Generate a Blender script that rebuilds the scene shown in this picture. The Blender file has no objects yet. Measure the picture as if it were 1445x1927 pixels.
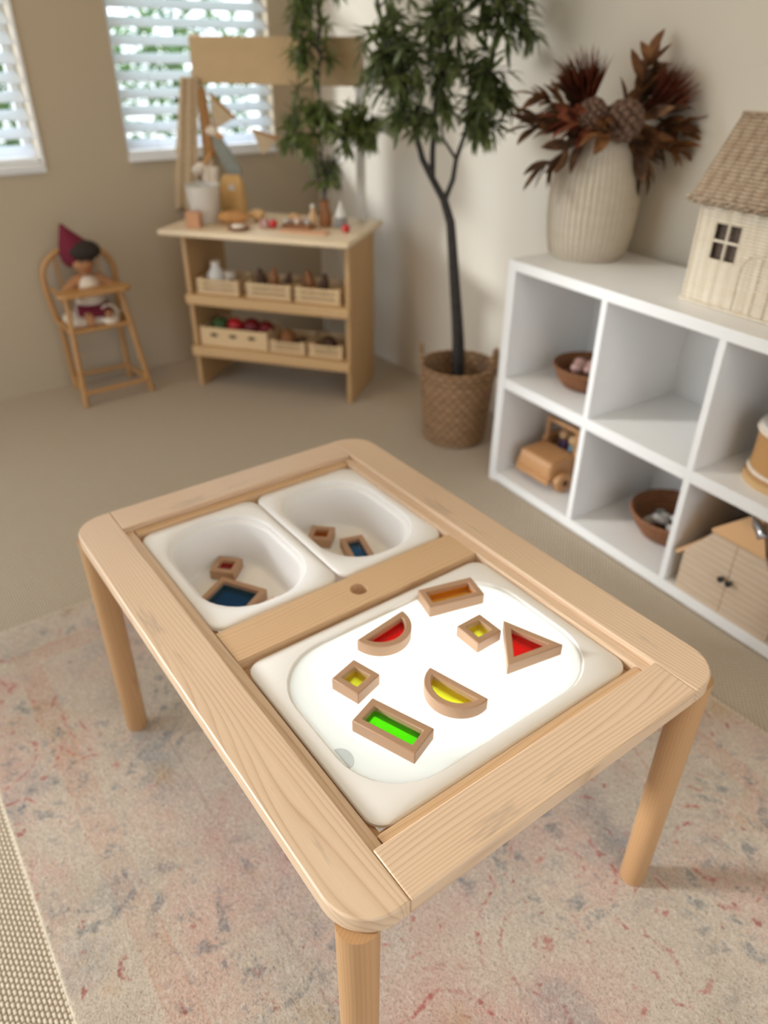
import bpy, bmesh, math, random
from mathutils import Vector, Matrix
PI = math.pi
random.seed(7)
sc = bpy.context.scene
C = sc.collection

# ------------------------------------------------------------ camera
cam_d = bpy.data.cameras.new('camera'); cam = bpy.data.objects.new('camera', cam_d); C.objects.link(cam)
r0 = Vector((0.59145063, 0.80631145, 0.00692808)); r1 = Vector((0.43484121, -0.31170834, -0.84483787)); r2 = Vector((-0.67904291, 0.50269250, -0.53497750))
Mx = Matrix((r0, -r1, -r2)).transposed().to_4x4(); Mx.translation = Vector((0.70576, -0.474854, 1.149217))
cam.matrix_world = Mx
cam_d.sensor_fit = 'VERTICAL'; cam_d.sensor_height = 24.0; cam_d.lens = 24.0*1381.335/1927
cam_d.clip_start = 0.02; cam_d.clip_end = 100
cam_d.dof.use_dof = True; cam_d.dof.focus_distance = 0.77; cam_d.dof.aperture_fstop = 2.1
sc.camera = cam
# ------------------------------------------------------------ view
sc.view_settings.view_transform = 'Standard'; sc.view_settings.look = 'None'
sc.view_settings.gamma = 1.0; sc.view_settings.use_curve_mapping = False
sc.view_settings.exposure = -1.10
# ------------------------------------------------------------ world: bright overcast sky over a green garden
w = bpy.data.worlds.new('sky'); sc.world = w; w.use_nodes = True
nt = w.node_tree; nt.nodes.clear()
out = nt.nodes.new('ShaderNodeOutputWorld'); bg = nt.nodes.new('ShaderNodeBackground')
tc = nt.nodes.new('ShaderNodeTexCoord'); sp = nt.nodes.new('ShaderNodeSeparateXYZ'); rmp = nt.nodes.new('ShaderNodeValToRGB')
mp = nt.nodes.new('ShaderNodeMapRange'); mp.inputs[1].default_value = -1; mp.inputs[2].default_value = 1
nt.links.new(tc.outputs['Generated'], sp.inputs[0]); nt.links.new(sp.outputs[2], mp.inputs[0]); nt.links.new(mp.outputs[0], rmp.inputs[0])
rmp.color_ramp.elements[0].color = (.55, .58, .50, 1); rmp.color_ramp.elements[0].position = .40
rmp.color_ramp.elements[1].color = (.80, .90, 1.0, 1); rmp.color_ramp.elements[1].position = .50
nt.links.new(rmp.outputs[0], bg.inputs[0]); bg.inputs[1].default_value = 6.6
nt.links.new(bg.outputs[0], out.inputs[0])
# ------------------------------------------------------------ lights
def area(name, loc, target, sx, sy, power, col, portal=False, shape='RECTANGLE', spread=PI):
    d = bpy.data.lights.new(name, 'AREA'); d.shape = shape; d.size = sx
    if shape != 'DISK' and shape != 'SQUARE': d.size_y = sy
    d.energy = power; d.color = col; d.spread = spread
    o = bpy.data.objects.new(name, d); C.objects.link(o); o.location = loc
    o.rotation_euler = (Vector(target)-Vector(loc)).to_track_quat('-Z', 'Y').to_euler()
    if portal: d.cycles.is_portal = True
    return o
COOL = (.80, .90, 1.0); WARM = (1.0, .80, .58)
area('window_portal', (-2.36, -.1, 1.35), (0, -.1, 1.35), .7, 1.2, 1, COOL, portal=True)
area('window_portal', (-2.36, .84, 1.35), (0, .84, 1.35), .65, 1.2, 1, COOL, portal=True)
area('patio_door_daylight', (-1.1, -2.22, 1.15), (-.2, 1.2, .6), 1.7, 2.0, 2.2, (.86, .93, 1.0))
area('side_window_daylight', (-2.2, -1.5, 1.45), (.6, .6, .4), .9, 1.1, 11, COOL)
area('ceiling_lamp_light', (1.05, -.25, 2.33), (1.05, -.25, 0), .55, .55, 10.5, WARM, shape='DISK')
area('hall_opening_light', (2.5, -.4, 1.3), (-.5, .6, .5), 1.6, 1.9, .8, (1.0, .90, .78))

area('ceiling_lamp_light', (-1.35, -.35, 2.33), (-1.35, -.35, 0), .3, .3, 9.5, (1.0, .62, .27), shape='DISK')
sd_ = bpy.data.lights.new('low_sun', 'SUN'); sd_.energy = 7.2; sd_.angle = math.radians(9); sd_.color = (.93, .97, 1.0)
so_ = bpy.data.objects.new('low_sun', sd_); C.objects.link(so_); so_.rotation_euler = Vector((1.15, 1.45, -.62)).to_track_quat('-Z', 'Y').to_euler()

# ------------------------------------------------------------ helpers
def lin(r, g, b):
    def f(c):
        c /= 255.0
        return c/12.92 if c <= .04045 else ((c+.055)/1.055)**2.4
    return (f(r), f(g), f(b), 1)
class MB:
    def __init__(s): s.v = []; s.f = []
    def add(s, vs, fs, T=None):
        n = len(s.v)
        s.v += [tuple(T @ Vector(p)) if T else tuple(p) for p in vs]
        s.f += [tuple(i+n for i in f) for f in fs]; return s
    def box(s, x0, x1, y0, y1, z0, z1, T=None):
        return s.add([(x0,y0,z0),(x1,y0,z0),(x1,y1,z0),(x0,y1,z0),(x0,y0,z1),(x1,y0,z1),(x1,y1,z1),(x0,y1,z1)],
                     [(3,2,1,0),(4,5,6,7),(0,1,5,4),(1,2,6,5),(2,3,7,6),(3,0,4,7)], T)
    def loft(s, loops, cap0=True, cap1=True, T=None, closed=True):
        n = len(loops[0]); vs = [p for l in loops for p in l]; fs = []
        for k in range(len(loops)-1):
            for i in range(n if closed else n-1):
                j = (i+1) % n
                fs.append((k*n+i, k*n+j, (k+1)*n+j, (k+1)*n+i))
        if cap0: fs.append(tuple(reversed(range(n))))
        if cap1: fs.append(tuple(range((len(loops)-1)*n, len(loops)*n)))
        return s.add(vs, fs, T)
    def lathe(s, prof, n=32, T=None, cap0=True, cap1=True):
        loops = [[(r*math.cos(2*PI*i/n), r*math.sin(2*PI*i/n), z) for i in range(n)] for r, z in prof]
        return s.loft(loops, cap0, cap1, T)
    def tube(s, pts, rad, n=8, T=None, closed=False):
        pts = [Vector(p) for p in pts]; m = len(pts); rs = rad if isinstance(rad, (list, tuple)) else [rad]*m
        loops = []; up = Vector((0,0,1)); prev = None
        for k, p in enumerate(pts):
            if closed: d = pts[(k+1) % m]-pts[k-1]
            else: d = pts[min(k+1, m-1)]-pts[max(k-1, 0)]
            d.normalize()
            if prev is None:
                a = d.cross(up)
                if a.length < 1e-3: a = d.cross(Vector((1,0,0)))
            else: a = prev-d*prev.dot(d)
            a.normalize(); prev = a; b = d.cross(a)
            loops.append([tuple(p+(a*math.cos(2*PI*i/n)+b*math.sin(2*PI*i/n))*rs[k]) for i in range(n)])
        if closed: loops.append(loops[0]); return s.loft(loops, False, False, T)
        return s.loft(loops, True, True, T)
    def prism(s, poly, z0, z1, T=None):
        return s.loft([[(x,y,z0) for x,y in poly], [(x,y,z1) for x,y in poly]], T=T)
    def ring(s, outer, inner, z0, z1, T=None):
        n = len(outer)
        L = [[(x,y,z0) for x,y in inner], [(x,y,z0) for x,y in outer], [(x,y,z1) for x,y in outer], [(x,y,z1) for x,y in inner]]
        return s.loft(L+[L[0]], False, False, T)
    def sphere(s, c, r, n=12, m=8, sc3=(1,1,1), T=None):
        loops = []
        for k in range(m+1):
            t = PI*k/m; rr = max(math.sin(t), .02)
            loops.append([(c[0]+r*sc3[0]*rr*math.cos(2*PI*i/n), c[1]+r*sc3[1]*rr*math.sin(2*PI*i/n), c[2]-r*sc3[2]*math.cos(t)) for i in range(n)])
        return s.loft(loops, T=T)
    def grid(s, fn, nu, nv, T=None, thick=None):
        vs = [fn(i/nu, j/nv) for j in range(nv+1) for i in range(nu+1)]
        fs = [(j*(nu+1)+i, j*(nu+1)+i+1, (j+1)*(nu+1)+i+1, (j+1)*(nu+1)+i) for j in range(nv) for i in range(nu)]
        return s.add(vs, fs, T)
    def leaf(s, p, d, up, L, W, curl=.15, seg=4):
        p = Vector(p); d = Vector(d).normalized(); side = d.cross(Vector(up))
        if side.length < 1e-3: side = d.cross(Vector((1,0,.1)))
        side.normalize(); nrm = side.cross(d).normalized()
        vs = []; fs = []
        for k in range(seg+1):
            t = k/seg; wd = W*.5*math.sin(PI*min(max(t*.94+.05, 0), 1))**.8
            c = p+d*L*t-nrm*curl*L*t*t
            vs += [tuple(c-side*wd+nrm*wd*.35), tuple(c), tuple(c+side*wd+nrm*wd*.35)]
        for k in range(seg):
            a = 3*k
            fs += [(a, a+1, a+4, a+3), (a+1, a+2, a+5, a+4)]
        return s.add(vs, fs)
def obj(name, m, mat, parent=None, smooth=False, bevel=0, seg=2, loc=None, rot=None, solid=0, sub=0, auto=None):
    me = bpy.data.meshes.new(name); me.from_pydata(m.v, [], m.f); me.update()
    bm = bmesh.new(); bm.from_mesh(me); bmesh.ops.recalc_face_normals(bm, faces=bm.faces); bm.to_mesh(me); bm.free()
    o = bpy.data.objects.new(name, me); C.objects.link(o)
    if mat: me.materials.append(mat)
    if smooth:
        for p in me.polygons: p.use_smooth = True
    if solid:
        md = o.modifiers.new('solid', 'SOLIDIFY'); md.thickness = solid; md.offset = 0
    if bevel:
        md = o.modifiers.new('bevel', 'BEVEL'); md.width = bevel; md.segments = seg; md.limit_method = 'ANGLE'; md.angle_limit = math.radians(40)
        for p in me.polygons: p.use_smooth = True
    if sub:
        md = o.modifiers.new('sub', 'SUBSURF'); md.levels = sub; md.render_levels = sub
    if (smooth or bevel) and auto is not False:
        try:
            me.set_sharp_from_angle(angle=math.radians(auto or 40))
        except Exception: pass
    if parent: o.parent = parent
    if loc: o.location = loc
    if rot: o.rotation_euler = rot
    return o
def tag(o, label, cat, group=None, kind=None):
    o['label'] = label; o['category'] = cat
    if group: o['group'] = group
    if kind: o['kind'] = kind
    return o
def thing(name, label, cat, loc=(0,0,0), rz=0, group=None, rot=None):
    o = bpy.data.objects.new(name, None); C.objects.link(o); o.empty_display_size = .05
    o.location = loc; o.rotation_euler = rot or (0,0,rz)
    return tag(o, label, cat, group)
def struct(o): o['kind'] = 'structure'; return o
def copy_tree(o, parent=None):
    c = o.copy(); C.objects.link(c)
    if parent: c.parent = parent
    for ch in list(o.children): copy_tree(ch, c)
    return c
def rrect(w, d, r, z, cx=0, cy=0, n=8):
    pts = []
    for (sx, sy, a0) in ((1,1,0),(-1,1,PI/2),(-1,-1,PI),(1,-1,1.5*PI)):
        for k in range(n+1):
            a = a0+PI/2*k/n
            pts.append((cx+sx*(w/2-r)+r*math.cos(a), cy+sy*(d/2-r)+r*math.sin(a), z))
    return pts
# ------------------------------------------------------------ materials
class NM:
    """small node helper"""
    def __init__(s, name):
        s.m = bpy.data.materials.new(name); s.m.use_nodes = True; s.t = s.m.node_tree; s.t.nodes.clear()
        s.out = s.n('ShaderNodeOutputMaterial'); s.b = s.n('ShaderNodeBsdfPrincipled'); s.l(s.b.outputs[0], s.out.inputs[0])
    def n(s, t, **k):
        x = s.t.nodes.new(t)
        for a, b in k.items(): setattr(x, a, b)
        return x
    def l(s, a, b): s.t.links.new(a, b)
    def set(s, **k):
        for a, v in k.items(): s.b.inputs[a.replace('_', ' ')].default_value = v
        return s
    def coord(s, scale=(1,1,1), kind='Object', rot=(0,0,0)):
        c = s.n('ShaderNodeTexCoord'); m = s.n('ShaderNodeMapping'); m.inputs['Scale'].default_value = scale; m.inputs['Rotation'].default_value = rot
        s.l(c.outputs[kind], m.inputs[0]); return m.outputs[0]
    def noise(s, vec, scale, detail=3, rough=.5, dist=0):
        x = s.n('ShaderNodeTexNoise'); x.inputs['Scale'].default_value = scale; x.inputs['Detail'].default_value = detail
        x.inputs['Roughness'].default_value = rough; x.inputs['Distortion'].default_value = dist
        if vec: s.l(vec, x.inputs['Vector'])
        return x.outputs['Fac']
    def ramp(s, fac, stops):
        x = s.n('ShaderNodeValToRGB'); e = x.color_ramp.elements
        while len(e) < len(stops): e.new(.5)
        for k, (p, c) in enumerate(stops): e[k].position = p; e[k].color = c if len(c) == 4 else (*c, 1)
        s.l(fac, x.inputs[0]); return x.outputs[0]
    def mix(s, fac, a, b, mode='MIX'):
        x = s.n('ShaderNodeMix', data_type='RGBA', blend_type=mode)
        for v, i in ((fac, 0), (a, 6), (b, 7)):
            if hasattr(v, 'is_linked') or hasattr(v, 'links'): s.l(v, x.inputs[i])
            else: x.inputs[i].default_value = v
        return x.outputs[2]
    def math(s, op, a, b=None, c=None):
        x = s.n('ShaderNodeMath', operation=op)
        for i, v in enumerate((a, b, c)):
            if v is None: continue
            if hasattr(v, 'links'): s.l(v, x.inputs[i])
            else: x.inputs[i].default_value = v
        return x.outputs[0]
    def bump(s, h, strength=.3, dist=.002):
        x = s.n('ShaderNodeBump'); x.inputs['Strength'].default_value = strength; x.inputs['Distance'].default_value = dist
        s.l(h, x.inputs['Height']); s.l(x.outputs[0], s.b.inputs['Normal']); return x
    def color(s, c):
        if hasattr(c, 'links'): s.l(c, s.b.inputs['Base Color'])
        else: s.b.inputs['Base Color'].default_value = c
        return s
def plain(name, col, rough=.6, var=.06, nscale=40, bump=0, **k):
    a = NM(name); v = a.coord(); f = a.noise(v, nscale, 3)
    dark = tuple(c*(1-2*var) for c in col[:3])+(1,); lite = tuple(min(1, c*(1+var)) for c in col[:3])+(1,)
    a.color(a.ramp(f, [(.3, dark), (.7, lite)])); a.set(Roughness=rough, **k)
    if bump: a.bump(f, bump, .002)
    return a.m
def pine(name, light, dark, axis='x', scale=1.0, rough=.42, stain=None, contrast=1.0, warp=.35):
    a = NM(name)
    k3 = {'x': 0, 'y': 1, 'z': 2}[axis]
    oi = a.n('ShaderNodeObjectInfo')
    rv = a.n('ShaderNodeVectorMath', operation='MULTIPLY_ADD'); cc = a.n('ShaderNodeTexCoord')
    cv = a.n('ShaderNodeCombineXYZ'); a.l(oi.outputs['Random'], cv.inputs[0]); a.l(oi.outputs['Random'], cv.inputs[1]); a.l(oi.outputs['Random'], cv.inputs[2])
    a.l(cv.outputs[0], rv.inputs[0]); rv.inputs[1].default_value = (7.3, 3.1, 5.7); a.l(cc.outputs['Object'], rv.inputs[2])
    def cmap(sc_):
        mm = a.n('ShaderNodeMapping'); mm.inputs['Scale'].default_value = sc_; a.l(rv.outputs[0], mm.inputs[0]); return mm.outputs[0]
    sx = a.n('ShaderNodeSeparateXYZ'); a.l(cc.outputs['Object'], sx.inputs[0])
    o1, o2 = [q for q in range(3) if q != k3]
    st = [6*scale]*3; st[k3] = .8*scale; lowf = a.noise(cmap(tuple(st)), 1.6, 2, .5)
    fr0 = a.math('ADD', a.math('ADD', a.math('MULTIPLY', sx.outputs[o1], 170*scale), a.math('MULTIPLY', sx.outputs[o2], 90*scale)), a.math('MULTIPLY', lowf, 40*warp))
    fr = a.math('FRACT', fr0)
    class _W: pass
    w = _W(); w.outputs = [fr]
    v2 = a.coord(tuple(q*scale for q in {'x': (3, 130, 130), 'y': (130, 3, 130), 'z': (130, 130, 3)}[axis]))
    fib = a.noise(v2, 1.6, 3, .6)
    big = a.noise(a.coord(tuple(q*scale for q in {'x': (1, 5, 5), 'y': (5, 1, 5), 'z': (5, 5, 1)}[axis])), 1.6, 3, .55)
    mid = tuple((l*.62+d*.38) for l, d in zip(light[:3], dark[:3]))+(1,)
    ring = a.ramp(fr, [(0, mid), (.10, light), (.45, light), (.80, mid), (.93, dark), (1.0, mid)])
    base = a.mix(a.math('MULTIPLY', a.ramp(a.noise(cmap((3,3,3)), 1.7, 3, .6), [(.3, (.45,.45,.45)), (.65, (1,1,1))]), .85*contrast), light, ring)
    base = a.mix(a.math('MULTIPLY', a.math('SUBTRACT', fib, .35), .55), base, mid)
    warm = tuple(c*k for c, k in zip(light[:3], (.90, .82, .74)))+(1,)
    base = a.mix(a.ramp(big, [(.42, (0,0,0)), (.72, (.4,.4,.4))]), base, warm)
    if stain:
        sn = a.noise(a.coord({'x': (4, 26, 26), 'y': (26, 4, 26), 'z': (26, 26, 4)}[axis]), 1.3, 4, .62)
        base = a.mix(a.ramp(sn, [(.63, (0,0,0)), (.76, (.55,.55,.55))]), base, stain)
    a.color(base); a.set(Roughness=rough); a.b.inputs['Specular IOR Level'].default_value = .6
    a.bump(a.math('ADD', a.math('MULTIPLY', w.outputs[0], -.6), fib), .22, .0009)
    return a.m
PL, PD = lin(224, 195, 164), lin(176, 138, 106)
M_pine_x = pine('pine_wood', PL, PD, 'x', stain=lin(128, 118, 112))
M_pine_plain = pine('pine_wood_plain', lin(214, 178, 138), lin(180, 138, 98), 'x', contrast=.8)
M_pine_leg = pine('pine_leg', lin(196, 152, 106), lin(164, 118, 76), 'z', scale=1.2, contrast=.7, warp=.15)
M_beech = pine('beech_block', lin(180, 142, 110), lin(146, 104, 76), 'x', scale=3.5, rough=.5, contrast=.6, warp=.1)
M_beech_pale = pine('beech_pale', lin(226, 190, 165), lin(200, 158, 130), 'x', scale=3.5, rough=.5, contrast=.6, warp=.1)
M_birch = pine('birch_ply', lin(204, 166, 116), lin(178, 138, 90), 'x', rough=.5, contrast=.45, warp=.2)
M_birch_top = pine('birch_worktop', lin(226, 204, 170), lin(204, 172, 130), 'x', rough=.4, contrast=.45, warp=.2)
M_birch_z = pine('birch_ply_upright', lin(188, 150, 102), lin(164, 124, 80), 'z', rough=.5, contrast=.45, warp=.2)
M_card = plain('tan_board', lin(194, 164, 122), .7, .03, 12)
M_rattan = pine('rattan_cane', lin(188, 140, 84), lin(146, 98, 52), 'z', scale=2, rough=.4, contrast=.6)
M_crate = pine('crate_wood', lin(220, 190, 145), lin(190, 152, 104), 'x', scale=3, contrast=.5)
M_toywood = pine('toy_wood', lin(200, 150, 100), lin(150, 100, 60), 'x', scale=4, rough=.45, contrast=.8)
M_barn = pine('barn_wood', lin(222, 196, 164), lin(188, 158, 126), 'x', scale=2, rough=.6, contrast=.9, warp=.15)
a = NM('barn_planks'); s_ = a.n('ShaderNodeSeparateXYZ'); c_ = a.n('ShaderNodeTexCoord'); a.l(c_.outputs['Object'], s_.inputs[0])
fr_ = a.math('FRACT', a.math('MULTIPLY', s_.outputs[2], 58)); nf_ = a.noise(a.coord((6, 6, 90)), 2, 3, .6)
col_ = a.ramp(fr_, [(0, lin(150, 128, 104)), (.07, lin(206, 184, 158)), (.9, lin(214, 192, 166)), (1, lin(168, 146, 120))])
a.color(a.mix(a.ramp(nf_, [(.4, (0,0,0)), (.7, (.6,.6,.6))]), col_, lin(188, 162, 134))); a.set(Roughness=.6); M_barn = a.m
M_barnroof = pine('barn_roof_wood', lin(214, 170, 124), lin(180, 136, 92), 'x', scale=2, rough=.6, contrast=.5)
M_white = plain('white_laminate', lin(235, 233, 230), .38, .012, 8)
M_bin = plain('white_plastic', lin(240, 236, 232), .33, .01, 5)
M_bin_b = NM('tray_plastic'); M_bin_b.color(lin(236, 231, 224)).set(Roughness=.4, Subsurface_Weight=.0); M_bin_b = M_bin_b.m
# frosted light panel: lets the lamp below shine through
a = NM('frosted_acrylic'); a.color(lin(196, 198, 198)).set(Roughness=.32)
tr = a.n('ShaderNodeBsdfTranslucent'); tr.inputs[0].default_value = (.97, .97, .97, 1); ms = a.n('ShaderNodeMixShader'); ms.inputs[0].default_value = .74
a.l(a.b.outputs[0], ms.inputs[1]); a.l(tr.outputs[0], ms.inputs[2]); a.l(ms.outputs[0], a.out.inputs[0]); M_panel = a.m
def acrylic(name, col):
    a = NM(name); t = a.n('ShaderNodeBsdfTransparent'); t.inputs[0].default_value = (*col, 1)
    g = a.n('ShaderNodeBsdfGlossy'); g.inputs['Roughness'].default_value = .06; g.inputs[0].default_value = (1,1,1,1)
    fr = a.n('ShaderNodeFresnel'); fr.inputs[0].default_value = 1.45; ms = a.n('ShaderNodeMixShader')
    a.l(a.math('MULTIPLY', fr.outputs[0], .8), ms.inputs[0]); a.l(t.outputs[0], ms.inputs[1]); a.l(g.outputs[0], ms.inputs[2]); a.l(ms.outputs[0], a.out.inputs[0])
    return a.m
A_red = acrylic('red_acrylic', (.93, .018, .022)); A_yel = acrylic('yellow_acrylic', (.995, .985, .20)); A_grn = acrylic('green_acrylic', (.30, .88, .02))
A_org = acrylic('orange_acrylic', (.99, .62, .04)); A_blu = acrylic('blue_acrylic', (.12, .52, .82))
# walls
def wallmat(name, col):
    a = NM(name); v = a.coord(); f = a.noise(v, 1.2, 2); g = a.noise(v, 160, 3)
    a.color(a.ramp(f, [(.3, tuple(c*.97 for c in col[:3])+(1,)), (.7, col)])); a.set(Roughness=.75); a.bump(g, .08, .001); return a.m
M_wall = wallmat('beige_wall_paint_shaded', lin(186, 170, 146)); M_wallr = wallmat('beige_wall_paint_lit', lin(222, 212, 196))  # one beige paint; the darker copy has the back wall's shade in its colour
M_ceil = wallmat('ceiling_paint', lin(238, 232, 222))
# looped wool carpet
def carpet():
    a = NM('loop_carpet'); c = a.n('ShaderNodeTexCoord')
    nz = a.n('ShaderNodeTexNoise'); nz.inputs['Scale'].default_value = 90; a.l(c.outputs['Object'], nz.inputs['Vector'])
    vm = a.n('ShaderNodeVectorMath', operation='MULTIPLY_ADD'); a.l(nz.outputs['Color'], vm.inputs[0]); vm.inputs[1].default_value = (.0022, .0022, 0); a.l(c.outputs['Object'], vm.inputs[2])
    s = a.n('ShaderNodeSeparateXYZ'); a.l(vm.outputs[0], s.inputs[0])
    PX, PY = .0105, .0062
    row = a.math('FLOOR', a.math('DIVIDE', s.outputs[1], PY))
    off = a.math('MULTIPLY', a.math('MODULO', row, 2.0), .5)
    fx = a.math('ABSOLUTE', a.math('SINE', a.math('MULTIPLY', a.math('ADD', a.math('DIVIDE', s.outputs[0], PX), off), PI)))
    fy = a.math('ABSOLUTE', a.math('SINE', a.math('MULTIPLY', a.math('DIVIDE', s.outputs[1], PY), PI)))
    h = a.math('POWER', a.math('MULTIPLY', fx, fy), .6)
    fine = a.noise(c.outputs['Object'], 700, 2)
    patch = a.noise(c.outputs['Object'], 26, 3)
    col = a.ramp(h, [(.05, lin(84, 68, 52)), (.42, lin(198, 180, 156)), (.9, lin(242, 230, 212))])
    col = a.mix(a.math('MULTIPLY', fine, .35), col, lin(160, 138, 110))
    col = a.mix(a.math('MULTIPLY', patch, .25), col, lin(176, 152, 120))
    a.color(col); a.set(Roughness=.95); a.b.inputs['Specular IOR Level'].default_value = .1
    a.bump(a.math('ADD', h, a.math('MULTIPLY', fine, .4)), .8, .0035); return a.m
M_carpet = carpet()
# faded oriental rug; object coords, rug spans x -.84..1.3, y -.53.. .73
def rugmat():
    a = NM('faded_rug'); c = a.n('ShaderNodeTexCoord'); P = c.outputs['Object']
    s = a.n('ShaderNodeSeparateXYZ'); a.l(P, s.inputs[0])
    def nz(sc_, d=3, r=.55, off=0, dist=0, sq=(1,1,1)):
        m = a.n('ShaderNodeMapping'); m.inputs['Location'].default_value = (off, off*1.7, off*.3); m.inputs['Scale'].default_value = sq
        a.l(P, m.inputs[0]); return a.noise(m.outputs[0], sc_, d, r, dist)
    base = a.ramp(nz(3.2, 4, .6), [(.3, lin(196, 180, 160)), (.48, lin(214, 196, 176)), (.62, lin(216, 186, 168)), (.8, lin(190, 184, 176))])
    # soft colour fields
    pinkf = a.ramp(nz(4.5, 4, .65, 3.1), [(.50, (0,0,0)), (.68, (.5,.5,.5))])
    base = a.mix(pinkf, base, lin(212, 160, 144))
    greyf = a.ramp(nz(5.2, 5, .65, 7.7), [(.55, (0,0,0)), (.70, (.6,.6,.6))])
    base = a.mix(greyf, base, lin(150, 152, 154))
    gold = a.ramp(nz(6.5, 4, .6, 12.3), [(.60, (0,0,0)), (.72, (.6,.6,.6))])
    base = a.mix(gold, base, lin(200, 160, 104))
    # border bands parallel to the rug edges
    dl = a.math('ADD', s.outputs[1], .53); df = a.math('ADD', s.outputs[0], .84); dr = a.math('SUBTRACT', .73, s.outputs[1])
    de = a.math('MINIMUM', a.math('MINIMUM', dl, df), dr)
    dw = a.math('ADD', de, a.math('MULTIPLY', nz(60, 2, .5, 2), .004))
    band = a.ramp(a.math('MULTIPLY', dw, 2.5), [(.0, (0,0,0)), (.268, (0,0,0)), (.275, (.8,.8,.8)), (.28, (.35,.35,.35)), (.375, (.35,.35,.35)), (.38, (.8,.8,.8)), (.388, (0,0,0))])
    bm_ = a.math('MULTIPLY', band, a.ramp(nz(8, 3, .6, 9), [(.35, (.25,.25,.25)), (.65, (1,1,1))]))
    base = a.mix(bm_, base, lin(206, 134, 100))
    line = a.ramp(a.math('MULTIPLY', dw, 2.5), [(.0, (0,0,0)), (.735, (0,0,0)), (.745, (.5,.5,.5)), (.755, (0,0,0))])
    base = a.mix(a.math('MULTIPLY', line, nz(9, 2, .5, 4)), base, lin(150, 110, 100))
    edge = a.ramp(a.math('MULTIPLY', dw, 10), [(.0, (1,1,1)), (.05, (.9,.9,.9)), (.09, (0,0,0))])
    # worn motifs: curved strokes from warped rings, broken up by noise
    vor = a.n('ShaderNodeTexVoronoi', feature='F1', distance='EUCLIDEAN'); vor.inputs['Scale'].default_value = 5.2; vor.inputs['Randomness'].default_value = .8
    wv = a.n('ShaderNodeVectorMath', operation='MULTIPLY_ADD'); nn = a.n('ShaderNodeTexNoise'); nn.inputs['Scale'].default_value = 14; a.l(P, nn.inputs['Vector'])
    a.l(nn.outputs['Color'], wv.inputs[0]); wv.inputs[1].default_value = (.055, .055, 0); a.l(P, wv.inputs[2]); a.l(wv.outputs[0], vor.inputs['Vector'])
    rings = a.math('ABSOLUTE', a.math('SINE', a.math('MULTIPLY', vor.outputs['Distance'], 19)))
    stroke = a.ramp(rings, [(.0, (1,1,1)), (.16, (.85,.85,.85)), (.34, (0,0,0))])
    brk = a.ramp(nz(40, 5, .75, 5.5), [(.50, (0,0,0)), (.60, (1,1,1))])
    area_r = a.ramp(nz(3.6, 2, .5, 15.2), [(.40, (0,0,0)), (.50, (1,1,1))])
    base = a.mix(a.math('MULTIPLY', a.math('MULTIPLY', stroke, brk), a.math('MULTIPLY', area_r, .8)), base, lin(186, 84, 78))
    brk2 = a.ramp(nz(30, 5, .75, 25.5), [(.50, (0,0,0)), (.60, (1,1,1))])
    area_b = a.ramp(nz(3.2, 2, .5, 31.2), [(.47, (0,0,0)), (.57, (1,1,1))])
    stroke2 = a.ramp(rings, [(.55, (0,0,0)), (.8, (1,1,1))])
    base = a.mix(a.math('MULTIPLY', a.math('MULTIPLY', stroke2, brk2), a.math('MULTIPLY', area_b, .55)), base, lin(92, 108, 120))
    spots = a.ramp(nz(38, 3, .6, 41), [(.66, (0,0,0)), (.72, (.8,.8,.8))])
    base = a.mix(spots, base, lin(172, 92, 84))
    base = a.mix(edge, base, lin(232, 216, 190))
    # pile
    v1 = nz(420, 3, .7, 1); v2 = nz(150, 3, .6, 1)
    base = a.mix(a.ramp(a.math('MULTIPLY', a.math('ADD', v1, nz(230, 3, .7, 8)), .5), [(.38, (.95,.95,.95)), (.50, (0,0,0))]), base, a.mix(.5, base, lin(70, 58, 48), 'MULTIPLY'))
    base = a.mix(a.ramp(v2, [(.50, (0,0,0)), (.70, (.45,.45,.45))]), base, lin(236, 224, 208))
    a.color(base); a.set(Roughness=.95); a.b.inputs['Specular IOR Level'].default_value = .12
    a.b.inputs['Sheen Weight'].default_value = .15
    a.bump(a.math('ADD', v1, a.math('MULTIPLY', v2, .8)), .75, .005); return a.m
M_rug = rugmat()
def weave(name, light, dark, kind, N, Mz, rough=.65, bump=.7, dist=.003, stag=True, hi=None):
    """kind cyl: N stakes round, Mz rows per metre; kind flat: N stakes per metre along local X"""
    a = NM(name); c = a.n('ShaderNodeTexCoord'); s = a.n('ShaderNodeSeparateXYZ'); a.l(c.outputs['Object'], s.inputs[0])
    if kind == 'cyl': u = a.math('MULTIPLY', a.math('ARCTAN2', s.outputs[1], s.outputs[0]), N/(2*PI))
    else: u = a.math('MULTIPLY', a.math('ADD', s.outputs[0], s.outputs[1]), N)
    jit = a.math('MULTIPLY', a.noise(a.coord((1,1,.3)), 30, 2), .5)
    zz = a.math('MULTIPLY', s.outputs[2], Mz)
    row = a.math('FLOOR', zz); off = a.math('MULTIPLY', a.math('MODULO', row, 2.0), .5) if stag else 0.0
    fu = a.math('ABSOLUTE', a.math('SINE', a.math('MULTIPLY', a.math('ADD', u, off), PI)))
    fz = a.math('ABSOLUTE', a.math('SINE', a.math('MULTIPLY', zz, PI)))
    h = a.math('MULTIPLY', a.math('ADD', a.math('MULTIPLY', fu, .65 if kind == 'cyl' else .3), .35 if kind == 'cyl' else .7), a.math('POWER', fz, .6))
    n = a.noise(a.coord((1,1,3)), 22, 4, .6)
    col = a.ramp(h, [(.0, dark), (.4, tuple((p+q)/2 for p, q in zip(light, dark))), (.85, light)])
    col = a.mix(a.ramp(n, [(.4, (0,0,0)), (.75, (.6,.6,.6))]), col, hi or dark)
    a.color(col); a.set(Roughness=rough); a.bump(h, bump, dist); return a.m
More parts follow.
